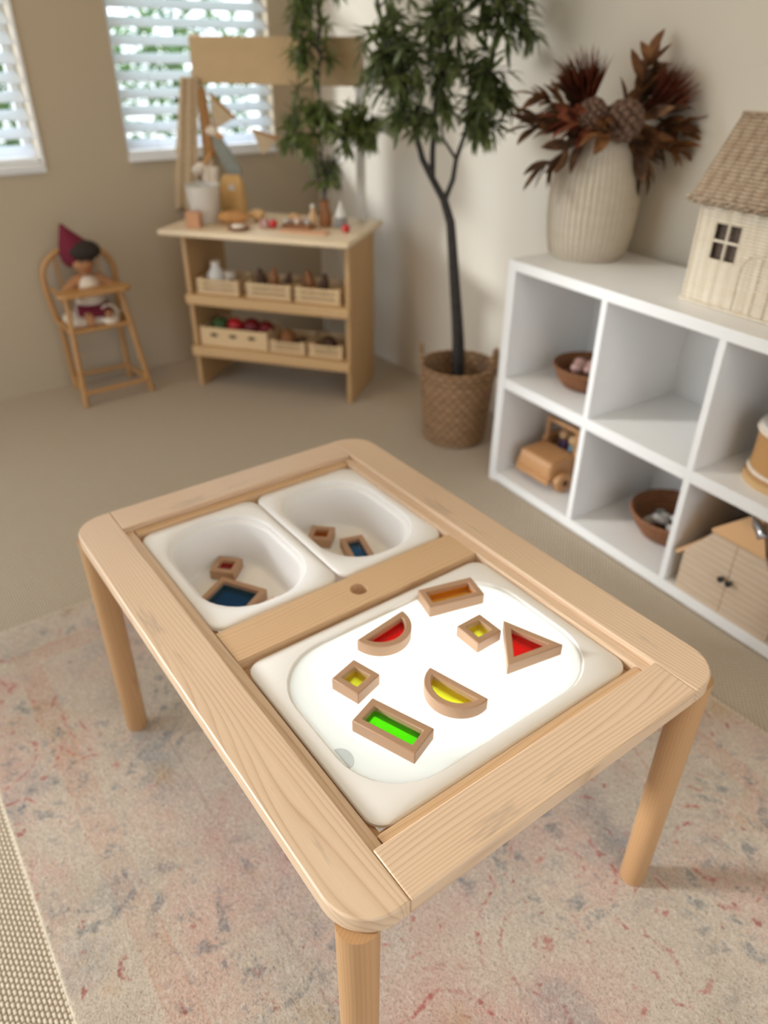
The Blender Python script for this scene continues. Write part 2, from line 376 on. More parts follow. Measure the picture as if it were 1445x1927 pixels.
M_basket = weave('seagrass_weave', lin(186, 146, 106), lin(92, 62, 38), 'cyl', 24, 58, bump=1.0, dist=.007)
M_bowl = weave('bowl_rattan', lin(158, 102, 60), lin(84, 50, 26), 'cyl', 40, 110)
M_vase = weave('vase_wicker', lin(226, 214, 194), lin(172, 154, 130), 'cyl', 46, 210, stag=False, hi=lin(196, 180, 156))
M_vaseneck = plain('vase_clear_rim', lin(196, 196, 190), .2, .03, 20)
M_house = weave('house_wicker', lin(238, 226, 204), lin(146, 118, 86), 'flat', 30, 150, stag=False, hi=lin(214, 194, 164))
M_hroof = weave('house_roof_wicker', lin(192, 170, 144), lin(92, 70, 52), 'flat', 30, 150, stag=False, hi=lin(150, 118, 92))
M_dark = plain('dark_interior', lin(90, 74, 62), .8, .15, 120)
def leafmat(name, c1, c2, c3, trans=.25, rough=.4):
    a = NM(name); f = a.noise(a.coord(), 22, 3, .6); a.color(a.ramp(f, [(.32, c1), (.52, c2), (.7, c3)])); a.set(Roughness=rough)
    tr = a.n('ShaderNodeBsdfTranslucent'); tr.inputs[0].default_value = c3; ms = a.n('ShaderNodeMixShader'); ms.inputs[0].default_value = trans
    a.l(a.b.outputs[0], ms.inputs[1]); a.l(tr.outputs[0], ms.inputs[2]); a.l(ms.outputs[0], a.out.inputs[0]); return a.m
M_leaf = leafmat('olive_leaf', lin(54, 62, 32), lin(84, 98, 50), lin(142, 150, 108))
M_leaf2 = leafmat('branch_leaf', lin(58, 70, 32), lin(90, 108, 52), lin(146, 154, 92))
M_garden = leafmat('garden_leaf', lin(40, 70, 50), lin(70, 110, 70), lin(160, 190, 120), .3)
M_bark = plain('dark_bark', lin(52, 46, 42), .7, .2, 60, bump=.5)
M_dry1 = leafmat('dried_leaf', lin(52, 34, 24), lin(86, 58, 38), lin(138, 98, 64), .15, .6)
M_dry2 = leafmat('dried_protea', lin(72, 32, 20), lin(122, 60, 40), lin(166, 98, 68), .15, .6)
M_dry3 = plain('dried_seedhead', lin(112, 84, 68), .8, .2, 90)
M_dry4 = leafmat('dried_curl', lin(66, 42, 24), lin(118, 76, 44), lin(160, 112, 68), .15, .6)
M_cloth = plain('linen_cloth', lin(196, 172, 140), .9, .05, 60, bump=.3)
M_cloth_b = plain('brown_cloth', lin(170, 124, 74), .9, .06, 60)
M_mitt = plain('sage_cloth', lin(140, 142, 132), .9, .06, 80, bump=.3)
M_cream = plain('cream_fabric', lin(226, 210, 190), .9, .05, 60, bump=.3)
M_maroon = plain('maroon_knit', lin(112, 22, 46), .9, .12, 150, bump=.5)
M_hair = plain('dark_hair', lin(48, 38, 30), .9, .2, 120, bump=.6)
M_skin = plain('doll_fabric_skin', lin(176, 124, 84), .8, .04, 30)
M_black = plain('black_knob', lin(28, 26, 24), .4, .1, 30)
M_redtoy = plain('red_paint', lin(196, 30, 34), .4, .05, 30)
M_darkred = plain('dark_red_toy', lin(120, 16, 22), .5, .1, 30)
M_greentoy = plain('green_toy', lin(70, 100, 50), .6, .1, 30)
M_purple = plain('purple_paint', lin(110, 84, 130), .5, .06, 30)
M_teal = plain('pale_blue_paint', lin(120, 146, 150), .5, .06, 30)
M_head = plain('peg_wood', lin(214, 174, 128), .5, .04, 30)
M_salmon = plain('salmon_wood', lin(206, 150, 110), .6, .06, 30)
M_bread = plain('felt_bread', lin(206, 150, 92), .9, .1, 35, bump=.3)
M_breadpale = plain('felt_bun', lin(222, 178, 124), .9, .1, 35, bump=.3)
M_paper = plain('kraft_paper', lin(206, 164, 104), .8, .06, 20)
M_ceram = plain('white_ceramic', lin(226, 220, 210), .3, .02, 10)
M_brown = plain('brown_wood_toy', lin(150, 96, 54), .6, .1, 30)
M_darkbr = plain('dark_brown_toy', lin(84, 54, 34), .7, .15, 30)
M_grey = plain('grey_felt', lin(150, 146, 142), .9, .06, 50)
M_silver = plain('silver_toy', lin(176, 176, 178), .25, .05, 60, Metallic=.9)
M_pebble = plain('pink_shell', lin(190, 150, 140), .5, .12, 60)
M_pebble2 = plain('grey_shell', lin(190, 184, 176), .5, .12, 60)
M_bead = plain('grey_bead', lin(150, 148, 140), .5, .2, 60)
M_slat = NM('blind_slat'); M_slat.color(lin(238, 240, 244)).set(Roughness=.5)
tr = M_slat.n('ShaderNodeBsdfTranslucent'); tr.inputs[0].default_value = (.92, .95, 1, 1); ms = M_slat.n('ShaderNodeMixShader'); ms.inputs[0].default_value = .62
M_slat.l(M_slat.b.outputs[0], ms.inputs[1]); M_slat.l(tr.outputs[0], ms.inputs[2]); M_slat.l(ms.outputs[0], M_slat.out.inputs[0]); M_slat = M_slat.m
a = NM('window_glass'); t = a.n('ShaderNodeBsdfTransparent'); g = a.n('ShaderNodeBsdfGlossy'); g.inputs['Roughness'].default_value = .02
ms = a.n('ShaderNodeMixShader'); ms.inputs[0].default_value = .05; a.l(t.outputs[0], ms.inputs[1]); a.l(g.outputs[0], ms.inputs[2]); a.l(ms.outputs[0], a.out.inputs[0]); M_glass = a.m
M_frame = plain('white_window_frame', lin(240, 240, 240), .4, .01, 10)
M_lamp = NM('lamp_diffuser'); M_lamp.color((1,.9,.75,1)).set(Roughness=.5); M_lamp.b.inputs['Emission Color'].default_value = (1,.85,.65,1); M_lamp.b.inputs['Emission Strength'].default_value = 4; M_lamp = M_lamp.m
M_grass = plain('lawn', lin(110, 130, 80), .9, .15, 6)

# ------------------------------------------------------------ room shell
XB, YR, YL, XF, ZC = -2.25, 1.345, -2.3, 2.6, 2.4
T = .12
struct(obj('floor', MB().box(XB-T, XF+T, YL-T, YR+T, -.1, 0), M_carpet))
struct(obj('ceiling', MB().box(XB-T, XF+T, YL-T, YR+T, ZC, ZC+.1), M_ceil))
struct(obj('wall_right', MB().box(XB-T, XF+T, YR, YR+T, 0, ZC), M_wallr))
W1 = (-.47, .222, .785, 1.95); W2 = (.532, 1.146, .785, 1.95); W3 = (-1.95, -1.05, .9, 2.0)
def wall_with_holes(y0, y1, holes):
    m = MB(); ys = [y0]
    for h in holes: ys += [h[0], h[1]]
    ys.append(y1)
    for k in range(0, len(ys), 2): m.box(XB-T, XB, ys[k], ys[k+1], 0, ZC)
    for h in holes: m.box(XB-T, XB, h[0], h[1], 0, h[2]); m.box(XB-T, XB, h[0], h[1], h[3], ZC)
    return m
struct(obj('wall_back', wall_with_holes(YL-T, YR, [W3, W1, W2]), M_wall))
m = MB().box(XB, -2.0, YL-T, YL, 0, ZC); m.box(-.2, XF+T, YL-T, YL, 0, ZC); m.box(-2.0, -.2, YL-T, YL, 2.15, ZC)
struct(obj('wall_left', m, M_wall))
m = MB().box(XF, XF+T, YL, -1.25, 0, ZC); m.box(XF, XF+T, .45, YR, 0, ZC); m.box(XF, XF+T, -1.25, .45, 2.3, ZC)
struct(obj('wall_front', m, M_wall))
def window(n, W, mull=True):
    y0, y1, z0, z1 = W
    e = bpy.data.objects.new('window_%d' % n, None); C.objects.link(e); e.location = (XB-.06, (y0+y1)/2, z0); struct(e)
    hw = (y1-y0)/2; H = z1-z0; f = .03
    m = MB().box(-.03, .0, -hw, -hw+f, 0, H).box(-.03, .0, hw-f, hw, 0, H).box(-.03, .0, -hw+f, hw-f, 0, f).box(-.03, .0, -hw+f, hw-f, H-f, H)
    if mull: m.box(-.03, .0, -hw+f, hw-f, H*.5-.015, H*.5+.015)
    obj('window_frame', m, M_frame, e, bevel=.002)
    obj('window_glass', MB().box(-.018, -.014, -hw+f, hw-f, f, H-f), M_glass, e)
    obj('window_sill', MB().box(.0, .078, -hw, hw, -.0, .018), M_frame, e, bevel=.003)
    if n != 2: obj('casing', MB().box(.06, .068, -hw-.012, -hw, -.012, H+.012).box(.06, .068, hw, hw+.012, -.012, H+.012).box(.06, .068, -hw, hw, -.012, 0), M_frame, e)
    return e
window(1, W1); window(2, W2); window(3, W3)
def blind(W, label, pitch=.0540, tilt=38, zstart=.84):
    y0, y1, z0, z1 = W; t = thing('window_blind', label, 'blind', (XB-.022, (y0+y1)/2, z0), 0)
    hw = (y1-y0)/2-.003; m = MB(); z = zstart-z0
    while z < z1-z0-.06:
        a = math.radians(tilt); m.box(-.0235, .0235, -hw, hw, -.0015, .0015, Matrix.Translation((0, 0, z)) @ Matrix.Rotation(a, 4, 'Y'))
        z += pitch
    obj('slats', m, M_slat, t)
    obj('bottom_rail', MB().box(-.022, .022, -hw, hw, .019, .035), M_frame, t, bevel=.003)
    obj('head_rail', MB().box(-.022, .022, -hw, hw, z1-z0-.045, z1-z0-.003), M_frame, t, bevel=.003)
    m = MB()
    for yy in (-hw*.62, hw*.62): m.tube([(.024, yy, .03), (.024, yy, z1-z0-.04)], .0012, 6)
    obj('cord', m, M_frame, t)
    return t
blind(W1, 'white slatted blind in the brightly lit window at the left edge')
blind(W2, 'white slatted blind in the window behind the play stand')
# ceiling lamp (its light is the disk above)
lt = thing('ceiling_lamp', 'round ceiling lamp over the near end of the table', 'lamp', (1.05, -.25, ZC))
obj('lamp_base', MB().lathe([(.30, -.028), (.30, -.002)], 40), M_frame, lt, bevel=.003)
obj('lamp_shade', MB().lathe([(.28, -.045), (.29, -.03)], 40), M_lamp, lt)
lt2 = thing('ceiling_lamp', 'smaller round ceiling lamp nearer the windows', 'lamp', (-1.35, -.35, ZC))
obj('lamp_base', MB().lathe([(.19, -.028), (.19, -.002)], 40), M_frame, lt2, bevel=.003)
obj('lamp_shade', MB().lathe([(.17, -.045), (.18, -.03)], 40), M_lamp, lt2)
# ------------------------------------------------------------ garden
tag(obj('garden_lawn', MB().box(-12, XB-T-.02, -9, 9, -.45, -.35), M_grass), 'lawn outside the windows', 'lawn', kind='stuff')
def shrub(x, y, r, h, label, seed):
    random.seed(seed); t = thing('garden_shrub', label, 'shrub', (x, y, -.35), group='shrubs outside the windows')
    obj('stem', MB().tube([(0,0,0), (.03,0,h*.4), (0,.02,h*.7)], [.06,.05,.03], 8), M_bark, t, smooth=True)
    m = MB()
    for _ in range(900):
        u = Vector((random.gauss(0,1), random.gauss(0,1), random.gauss(0,1))).normalized()*random.random()**.35
        p = Vector((u.x*r, u.y*r, h*.62+u.z*h*.42)); d = Vector((random.gauss(0,1), random.gauss(0,1), random.gauss(0,.6)))
        m.leaf(p, d, (0,0,1), .16, .06, .2, 2)
    obj('foliage', m, M_garden, t)
shrub(-4.5, .7, .5, 1.75, 'dark green shrub seen through the blind beside the play stand', 1)
shrub(-5.3, 2.0, .6, 2.1, 'leafy shrub behind the middle of the blind by the play stand', 2)
shrub(-5.2, 3.5, .5, 1.5, 'low shrub seen through the right end of the blind', 3)
# ------------------------------------------------------------ rug
m = MB().box(-.84, 1.35, -.53, .73, 0.0005, .009)
tag(obj('area_rug', m, M_rug, bevel=.003), 'faded red, beige and blue grey oriental rug under the table', 'rug')

# ------------------------------------------------------------ table
TB = thing('activity_table', 'low pine play table with rounded corners and sunken bins', 'table', (0, 0, .009))
L, Wd, H = .83, .58, .471
aL, bE = .0657, .0629
zt, zb = H, H-.023
def corner_rail(side):  # long rail, local x along length, rounded outer corners
    r = .052; hx = L/2; pts = []
    pts += [(-hx, 0), (hx, 0)] if False else []
    n = 10
    yo, yi = (-aL/2, aL/2) if side < 0 else (aL/2, -aL/2); s = 1 if side > 0 else -1
    P = [(-hx, yi), (hx, yi)]
    for k in range(n+1):
        a_ = PI/2*k/n; P.append((hx-r+r*math.cos(a_), s*(aL/2-r+r*math.sin(a_))))
    for k in range(n+1):
        a_ = PI/2+PI/2*k/n; P.append((-hx+r+r*math.cos(a_), s*(aL/2-r+r*math.sin(a_))))
    # outer lip slightly deeper than the rail to read as the moulded edge
    return MB().prism(P, zb, zt)
for s in (-1, 1): obj('side_rail', corner_rail(s), M_pine_x, TB, bevel=.0022, loc=(0, s*(Wd/2-aL/2), 0))
iy = Wd/2-aL; ix = L/2-bE
for s in (-1, 1):
    obj('end_rail', MB().box(-iy+.0004, iy-.0004, -bE/2, bE/2, zb, zt), M_pine_x, TB, bevel=.0018, loc=(s*(L/2-bE/2), 0, 0), rot=(0, 0, PI/2))
zl = zt-.009
for s in (-1, 1):
    obj('ledge_strip', MB().box(-ix+.001, ix-.001, -.0075, .0075, zl-.03, zl), M_pine_x, TB, bevel=.0012, loc=(0, s*(iy-.0078), 0))
    obj('ledge_strip', MB().box(-iy+.017, iy-.017, -.0075, .0075, zl-.03, zl-.0006), M_pine_plain, TB, bevel=.0012, loc=(s*(ix-.0078), 0, 0), rot=(0, 0, PI/2))
m = MB().box(-ix+.016, ix-.016, -.2085, -.196, zl-.031, zl-.019).box(-ix+.016, ix-.016, .196, .2085, zl-.031, zl-.019)
m.box(-ix+.016, -ix+.027, -.196, .196, zl-.031, zl-.019).box(ix-.027, ix-.016, -.196, .196, zl-.031, zl-.019)
obj('support_lip', m, M_pine_plain, TB)
# crossbar with a round hole, local x along its length
hxc, hyc, rr = .2082, .033, .0132
sq = .022; N = 40; m = MB()
for (x0, x1) in ((-hxc, .0-sq), (0+sq, hxc)): pass
outer = []; inner = []
for k in range(N):
    t_ = 2*PI*k/N; c_, s_ = math.cos(t_), math.sin(t_); q = max(abs(c_), abs(s_)); outer.append((hyc*c_/q, hyc*s_/q)); inner.append((rr*c_, rr*s_))
m.ring(outer, inner, zl-.022, zl)
m.box(-.2143, -hyc, -hyc, hyc, zl-.022, zl); m.box(hyc, .2023, -hyc, hyc, zl-.022, zl)
cb = obj('crossbar', m, M_pine_plain, TB, loc=(-.005, .006, 0), rot=(0, 0, PI/2))
for v in cb.data.vertices:
    pass
for s in (-1, 1): obj('crossbar_rest', MB().box(-.03, .02, s*.199-.009, s*.199+.009, zl-.034, zl-.0225), M_pine_plain, TB)
for sx in (-1, 1):
    for sy in (-1, 1):
        obj('leg', MB().lathe([(.0178, 0), (.0195, .003), (.0205, .15), (.0218, zb-.001)], 28), M_pine_leg, TB, smooth=True, loc=(sx*.390, sy*.268, 0))
# ------------------------------------------------------------ bins
ZR = .009+zl-.006          # top of the plastic rims, world
def make_bin(cx, cy, w, d, label):
    t = thing('storage_bin', label, 'bin', (cx, cy, ZR-.088))
    z = .088; Ls = [rrect(w, d, .022, z-.006), rrect(w, d, .024, z-.002), rrect(w-.004, d-.004, .024, z),
        rrect(w-.036, d-.030, .078, z), rrect(w-.040, d-.034, .078, z-.002), rrect(w-.042, d-.036, .078, z-.008),
        rrect(w-.052, d-.044, .074, z-.010), rrect(w-.055, d-.047, .074, z-.014), rrect(w-.068, d-.058, .068, z-.06), rrect(w-.072, d-.064, .062, .012), rrect(w-.076, d-.068, .058, .0045), rrect(w-.086, d-.078, .050, .002)]
    m = MB(); m.loft(Ls, False, True)
    Lo = [rrect(w-.002, d-.002, .022, z-.007), rrect(w-.034, d-.036, .078, z-.008), rrect(w-.060, d-.052, .068, z-.06), rrect(w-.068, d-.060, .062, .008), rrect(w-.082, d-.074, .052, 0)]
    m.loft(Lo, False, True); m.loft([Ls[0], Lo[0]], False, False)
    obj('bin_shell', m, M_bin, t, smooth=True, auto=50)
    return t
make_bin(-.193, -.1015, .289, .2085, 'white plastic bin holding three wooden frame blocks, nearer the left rail')
make_bin(-.193, .108, .289, .2045, 'white plastic bin holding two wooden frame blocks, beside the far rail')
# light tray
LX, LY = .1825, .0025; LWX, LWY = .297, .412
t = thing('light_tray', 'large white tray with a glowing frosted light panel', 'light box', (LX, LY, ZR-.09))
z = .09; wx, wy = LWX, LWY
Ls = [rrect(wx, wy, .024, z-.006), rrect(wx, wy, .024, z-.002), rrect(wx-.004, wy-.004, .024, z), rrect(wx-.036, wy-.036, .085, z), rrect(wx-.038, wy-.038, .085, z-.0035), rrect(wx-.043, wy-.043, .083, z-.0045),
      rrect(wx-.060, wy-.060, .075, z-.05), rrect(wx-.08, wy-.08, .07, .006), rrect(wx-.1, wy-.1, .06, .002)]
Lo = [rrect(wx-.002, wy-.002, .022, z-.007), rrect(wx-.030, wy-.030, .085, z-.008), rrect(wx-.054, wy-.054, .075, z-.05), rrect(wx-.09, wy-.09, .06, 0)]
m = MB(); m.loft(Ls, False, True); m.loft(Lo, False, True); m.loft([Ls[0], Lo[0]], False, False)
obj('tray_shell', m, M_bin_b, t, smooth=True, auto=50)
PZ = .0865
m = MB().loft([rrect(wx-.0425, wy-.0425, .083, PZ-.003), rrect(wx-.0425, wy-.0425, .083, PZ-.0004), rrect(wx-.0432, wy-.0432, .083, PZ)])
obj('light_panel', m, M_panel, t, smooth=True, auto=35)
m = MB(); hs = [(0.0, .0)]
pts = [(.016*math.cos(PI*k/16), .013*math.sin(PI*k/16)) for k in range(17)]
m.prism(pts, PZ-.0005, PZ+.0006)
obj('finger_notch', m, plain('notch_grey', lin(205, 212, 212), .4, .02, 30), t, loc=(.048, -.1825, 0))
ld = bpy.data.lights.new('tray_led', 'AREA'); ld.shape = 'RECTANGLE'; ld.size = .17; ld.size_y = .27; ld.energy = 1.35; ld.color = (.91, 1.0, .97)
lo = bpy.data.objects.new('tray_led', ld); C.objects.link(lo); lo.parent = t; lo.location = (-.005, .015, .018); lo.rotation_euler = (PI, 0, 0)
ZP = ZR-.09+PZ             # panel surface, world
# ------------------------------------------------------------ wooden window blocks
BH = .0185
def frame_loops(kind, wl=.0095):
    a_, b_ = .04350/2, .087/2
    if kind == 'square':
        o = [(-a_,-a_),(a_,-a_),(a_,a_),(-a_,a_)]; i = [(x*(a_-wl)/a_, y*(a_-wl)/a_) for x, y in o]
    elif kind == 'rect':
        o = [(-b_,-a_),(b_,-a_),(b_,a_),(-b_,a_)]; i = [(math.copysign(b_-wl, x), math.copysign(a_-wl, y)) for x, y in o]
    elif kind == 'big':
        o = [(-b_,-b_),(b_,-b_),(b_,b_),(-b_,b_)]; i = [(math.copysign(b_-wl, x), math.copysign(b_-wl, y)) for x, y in o]
    elif kind == 'tri':
        R = .088/math.sqrt(3); ri = R-2*wl
        o = [(R*math.cos(PI/2+2*PI*k/3), R*math.sin(PI/2+2*PI*k/3)) for k in range(3)]; i = [(x*ri/R, y*ri/R) for x, y in o]
    else:  # half disc, flat side on y=0, bulging to +y
        R = .0435; r_ = R-wl; t0 = math.asin(wl/r_); n = 28
        o = [(R*math.cos(PI*k/n), R*math.sin(PI*k/n)) for k in range(n+1)]; i = [(r_*math.cos(t0+(PI-2*t0)*k/n), r_*math.sin(t0+(PI-2*t0)*k/n)) for k in range(n+1)]
    return o, i
def block(kind, ctr, ang, acr, label, z=None, mat=None, tilt=None):
    o, i = frame_loops(kind)
    t = thing('window_block', label, 'toy block', (ctr[0], ctr[1], (ZP if z is None else z)+.0002), ang, 'wooden blocks with coloured acrylic windows')
    if tilt: t.rotation_euler = (tilt[0], tilt[1], ang)
    obj('wood_frame', MB().ring(o, i, 0, BH), mat or M_beech, t, bevel=.0013, seg=2)
    m = MB()
    n = len(o); c = (sum(p[0] for p in o)/n, sum(p[1] for p in o)/n)
    m.prism([(x+(x-c[0])*.02, y+(y-c[1])*.02) for x, y in i], .0085, .0105)
    obj('acrylic_pane', m, acr, t)
    return t
def A(p, q): return math.atan2(q[1]-p[1], q[0]-p[0])
block('square', (.1475, -.1035), math.radians(16), A_yel, 'small square block with yellow window, nearest the left rail')
block('rect', (.237, -.1125), math.radians(20.5), A_grn, 'rectangular block with bright green window on light panel')
block('rect', (.0885, .1045), math.radians(75.5), A_org, 'rectangular block with amber orange window on light panel')
block('square', (.171, .084), math.radians(1), A_yel, 'small square block with yellow window touching the red triangle block')
block('tri', (.228, .1137), math.radians(79.7), A_red, 'triangular block with red window on light panel')
block('half', (.0865, -.0215), math.radians(-81.5), A_red, 'half-round block with red window on light panel', )
block('half', (.231, -.0055), math.radians(15.5+180), A_yel, 'half-round block with yellow window on light panel')
ZF = ZR-.088+.0025
block('square', (-.270, -.088), math.radians(43), A_red, 'small square block with dark red window in the left bin', z=ZF)
block('big', (-.184, -.124), math.radians(31), A_blu, 'large square block with dark blue window in the left bin', z=ZF)
block('square', (-.108, -.092), math.radians(76), A_org, 'pale block half hidden behind the near rim of the left bin', z=ZF+.012, mat=M_beech_pale, tilt=(0, -.35))
block('square', (-.258, .096), math.radians(45), A_org, 'small square block with orange window in the right bin', z=ZF)
block('rect', (-.174, .121), math.radians(-16), A_blu, 'rectangular block with blue window in the right bin', z=ZF)

# ------------------------------------------------------------ white cube shelf
SY = -.0657
SH = thing('cube_shelf', 'white six-cube shelf unit against the right wall', 'shelf', (-.727, .997, 0), SY)
D, cw, to, ti, HT = .335, .307, .030, .017, .672
Wt = 2*to+3*cw+2*ti
obj('top_board', MB().box(to, Wt-to, 0, D, HT-.026, HT), M_white, SH, bevel=.001)
obj('bottom_board', MB().box(to, Wt-to, 0, D, .004, .033), M_white, SH, bevel=.001)
for x in (0, Wt-to): obj('side_board', MB().box(x, x+to, 0, D, 0, HT), M_white, SH, bevel=.001)
for k in (1, 2):
    x = to+k*cw+(k-1)*ti
    obj('divider', MB().box(x, x+ti, .001, D-.002, .033, HT-.026), M_white, SH, bevel=.0008)
for k in range(3):
    x = to+k*(cw+ti)
    obj('middle_shelf', MB().box(x, x+cw, .001, D-.002, .312, .342), M_white, SH, bevel=.0008)
obj('back_panel', MB().box(to, Wt-to, D-.006, D-.001, .033, HT-.026), M_white, SH)
S1 = Vector((math.cos(SY), math.sin(SY), 0)); S2 = Vector((-math.sin(SY), math.cos(SY), 0)); SO = Vector((-.727, .997, 0))
def S(u, v, z): p = SO+S1*u+S2*v; return (p.x, p.y, z)
# bowls and their contents
def bowl(loc, r, h, label, sx=1.0):
    t = thing('rattan_bowl', label, 'bowl', loc)
    obj('bowl_shell', MB().lathe([(r*.62, 0), (r*.70, .003), (r*.90, h*.5), (r, h), (r*1.02, h+.003), (r*.95, h+.002), (r*.86, h*.5), (r*.64, .008)], 48), M_bowl, t, smooth=True, auto=60)
    pts = [(r*1.0*math.cos(2*PI*k/48), r*1.0*math.sin(2*PI*k/48), h+.002+.001*math.sin(k*3)) for k in range(48)]
    obj('rim_coil', MB().tube(pts, .0045, 8, closed=True), M_bowl, t, smooth=True)
    t.scale = (sx, 1, 1); return t
def pebbles(loc, n, spread, seed, mats, labels, name, cat, group, sz=.016, z0=0):
    random.seed(seed)
    for k in range(n):
        a_ = 2*PI*k/n*2.4+random.random(); q = spread*math.sqrt((k+.5)/n)
        o = MB().sphere((0,0,0), 1, 12, 8, (sz*random.uniform(.9,1.3), sz*random.uniform(.8,1.1), sz*.7))
        ob = obj(name, o, mats[k % len(mats)], None, smooth=True, loc=(loc[0]+q*math.cos(a_), loc[1]+q*math.sin(a_), loc[2]+z0+(.012 if k % 3 == 0 else 0)), rot=(random.uniform(-.4,.4), random.uniform(-.4,.4), random.random()*3))
        tag(ob, labels[k % len(mats)], cat, group)
bp = S(.19, .165, .342); bowl(bp, .098, .058, 'brown rattan bowl in the upper left cube')
pebbles((bp[0], bp[1], bp[2]), 9, .055, 3, [M_pebble, M_pebble2, M_pebble], ['pinkish shell in the bowl of the upper left cube', 'pale grey shell in the bowl of the upper left cube', 'pinkish shell in the bowl of the upper left cube'], 'shell', 'shell', 'shells in the upper bowl', .022, .048)
bp = S(.545, .185, .033); bowl(bp, .112, .066, 'larger brown rattan bowl in the lower middle cube')
pebbles((bp[0], bp[1], bp[2]), 12, .065, 5, [M_pebble2, M_bead, M_pebble2], ['pale grey stone in the bowl of the lower middle cube', 'dark grey stone in the bowl of the lower middle cube', 'pale grey stone in the bowl of the lower middle cube'], 'stone', 'stone', 'stones in the lower bowl', .02, .03)
# wooden car facing out of the shelf
def car():
    t = thing('toy_car', 'chunky wooden toy jeep in the lower left cube', 'toy car', S(.145, .045, .033), SY)
    hw = .066
    prof = [(0, .030), (0, .082), (.006, .094), (.10, .100), (.105, .060), (.175, .060), (.182, .098), (.235, .098), (.24, .030)]
    m = MB(); m.loft([[(-hw, y, z_) for y, z_ in prof], [(hw, y, z_) for y, z_ in prof]])
    obj('body', m, M_toywood, t, bevel=.007, seg=3)
    obj('bumper', MB().box(-hw-.004, hw+.004, -.008, .004, .026, .042), M_toywood, t, bevel=.003)
    for s in (-1, 1):
        obj('side_panel', MB().box(s*hw-.007, s*hw+.007, .095, .19, .04, .112), M_toywood, t, bevel=.003)
        for y in (.045, .195):
            T_ = Matrix.Translation((s*(hw+.012), y, .032)) @ Matrix.Rotation(PI/2, 4, 'Y')
            w_ = obj('wheel', MB().lathe([(.031, -.011), (.032, -.008), (.032, .008), (.030, .011), (.012, .012)], 28, T_), M_toywood, t, smooth=True, auto=35)
            obj('hub_cap', MB().lathe([(.011, -.002), (.009, .004)], 16, Matrix.Translation((s*(hw+.024), y, .032)) @ Matrix.Rotation(s*PI/2, 4, 'Y')), M_darkbr, w_)
    fr = MB().box(-hw, -hw+.012, .098, .110, .098, .165).box(hw-.012, hw, .098, .110, .098, .165).box(-hw, hw, .098, .110, .165, .177)
    obj('windscreen_frame', fr, M_toywood, t, bevel=.002)
    obj('rear_post', MB().box(-hw, -hw+.012, .215, .228, .098, .168), M_toywood, t, bevel=.002)
    obj('rear_post', MB().box(hw-.012, hw, .215, .228, .098, .168), M_toywood, t, bevel=.002)
    obj('roof', MB().box(-hw-.004, hw+.004, .155, .24, .168, .180), M_toywood, t, bevel=.004)
    obj('steering_wheel', MB().tube([(-.03+.014*math.cos(2*PI*k/16), .118+.004*math.sin(2*PI*k/16), .098+.014*math.sin(2*PI*k/16)) for k in range(16)], .0025, 6, closed=True), M_darkbr, t)
car()
def peg(u, v, z_, mat, label, s=1.0):
    t = thing('peg_doll', label, 'peg doll', S(u, v, z_), SY)
    obj('painted_body', MB().lathe([(.012*s, 0), (.013*s, .004), (.0125*s, .018*s), (.008*s, .034*s), (.005*s, .038*s)], 20), mat, t, smooth=True)
    obj('head', MB().sphere((0,0,.046*s), .0115*s, 16, 10), M_head, t, smooth=True)
peg(.125, .178, .0935, M_purple, 'purple peg doll sitting in the wooden jeep', 1.35)
peg(.172, .172, .0935, M_teal, 'pale blue peg doll sitting in the wooden jeep', 1.35)
# toy drum
t = thing('toy_drum', 'wooden toy drum with a white skin in the upper right cube', 'toy drum', S(.822, .145, .342), SY)
obj('base_ring', MB().lathe([(.098, 0), (.098, .014), (.092, .017)], 48), M_birch, t, smooth=True, auto=35)
obj('drum_shell', MB().lathe([(.088, .017), (.088, .125)], 48), M_rattan, t, smooth=True, auto=35)
for z_ in (.028, .120):
    obj('rope_band', MB().tube([(.0895*math.cos(2*PI*k/48), .0895*math.sin(2*PI*k/48), z_) for k in range(48)], .005, 8, closed=True), M_cream, t, smooth=True)
obj('drum_skin', MB().lathe([(.0895, .125), (.090, .129), (.086, .132)], 48), M_ceram, t, smooth=True, auto=35)
# toy barn
t = thing('toy_barn', 'pale wooden toy barn with two black knobs in the lower right cube', 'toy barn', S(.708, .004, .033), SY)
W_, D_ = .243, .25
prof = [(0, 0), (W_, 0), (W_, .110), (W_-.062, .196), (.062, .196), (0, .110)]
obj('front_wall', MB().loft([[(x, 0, z_) for x, z_ in prof], [(x, .010, z_) for x, z_ in prof]]), M_barn, t, bevel=.001)
obj('side_wall', MB().box(0, .009, .0102, D_, 0, .110), M_barn, t); obj('side_wall', MB().box(W_-.009, W_, .0102, D_, 0, .110), M_barn, t)
obj('back_wall', MB().loft([[(x, D_, z_) for x, z_ in prof], [(x, D_+.008, z_) for x, z_ in prof]]), M_barn, t)
cx_ = W_/2; zr_ = .252
def slab(p0, p1, p2, p3, th=.008):
    a0, a1, a2, a3 = [Vector(p) for p in (p0, p1, p2, p3)]; n = (a1-a0).cross(a3-a0).normalized()*th
    return MB().loft([[tuple(q) for q in (a0, a1, a2, a3)], [tuple(q+n) for q in (a0, a1, a2, a3)]])
obj('roof_panel', slab((-.018, -.008, .100), (-.018, D_, .100), (cx_, D_, zr_-.004), (cx_, .060, zr_-.004)), M_barnroof, t)
obj('roof_panel', slab((W_+.018, D_, .100), (W_+.018, -.008, .100), (cx_, .060, zr_-.004), (cx_, D_, zr_-.004)), M_barnroof, t)
m = MB().add([(.055, -.006, .196), (W_-.055, -.006, .196), (cx_, .060, zr_), (.055, -.006, .203), (W_-.055, -.006, .203), (cx_, .060, zr_+.007)], [(0,1,2), (3,5,4), (0,3,4,1), (1,4,5,2), (2,5,3,0)])
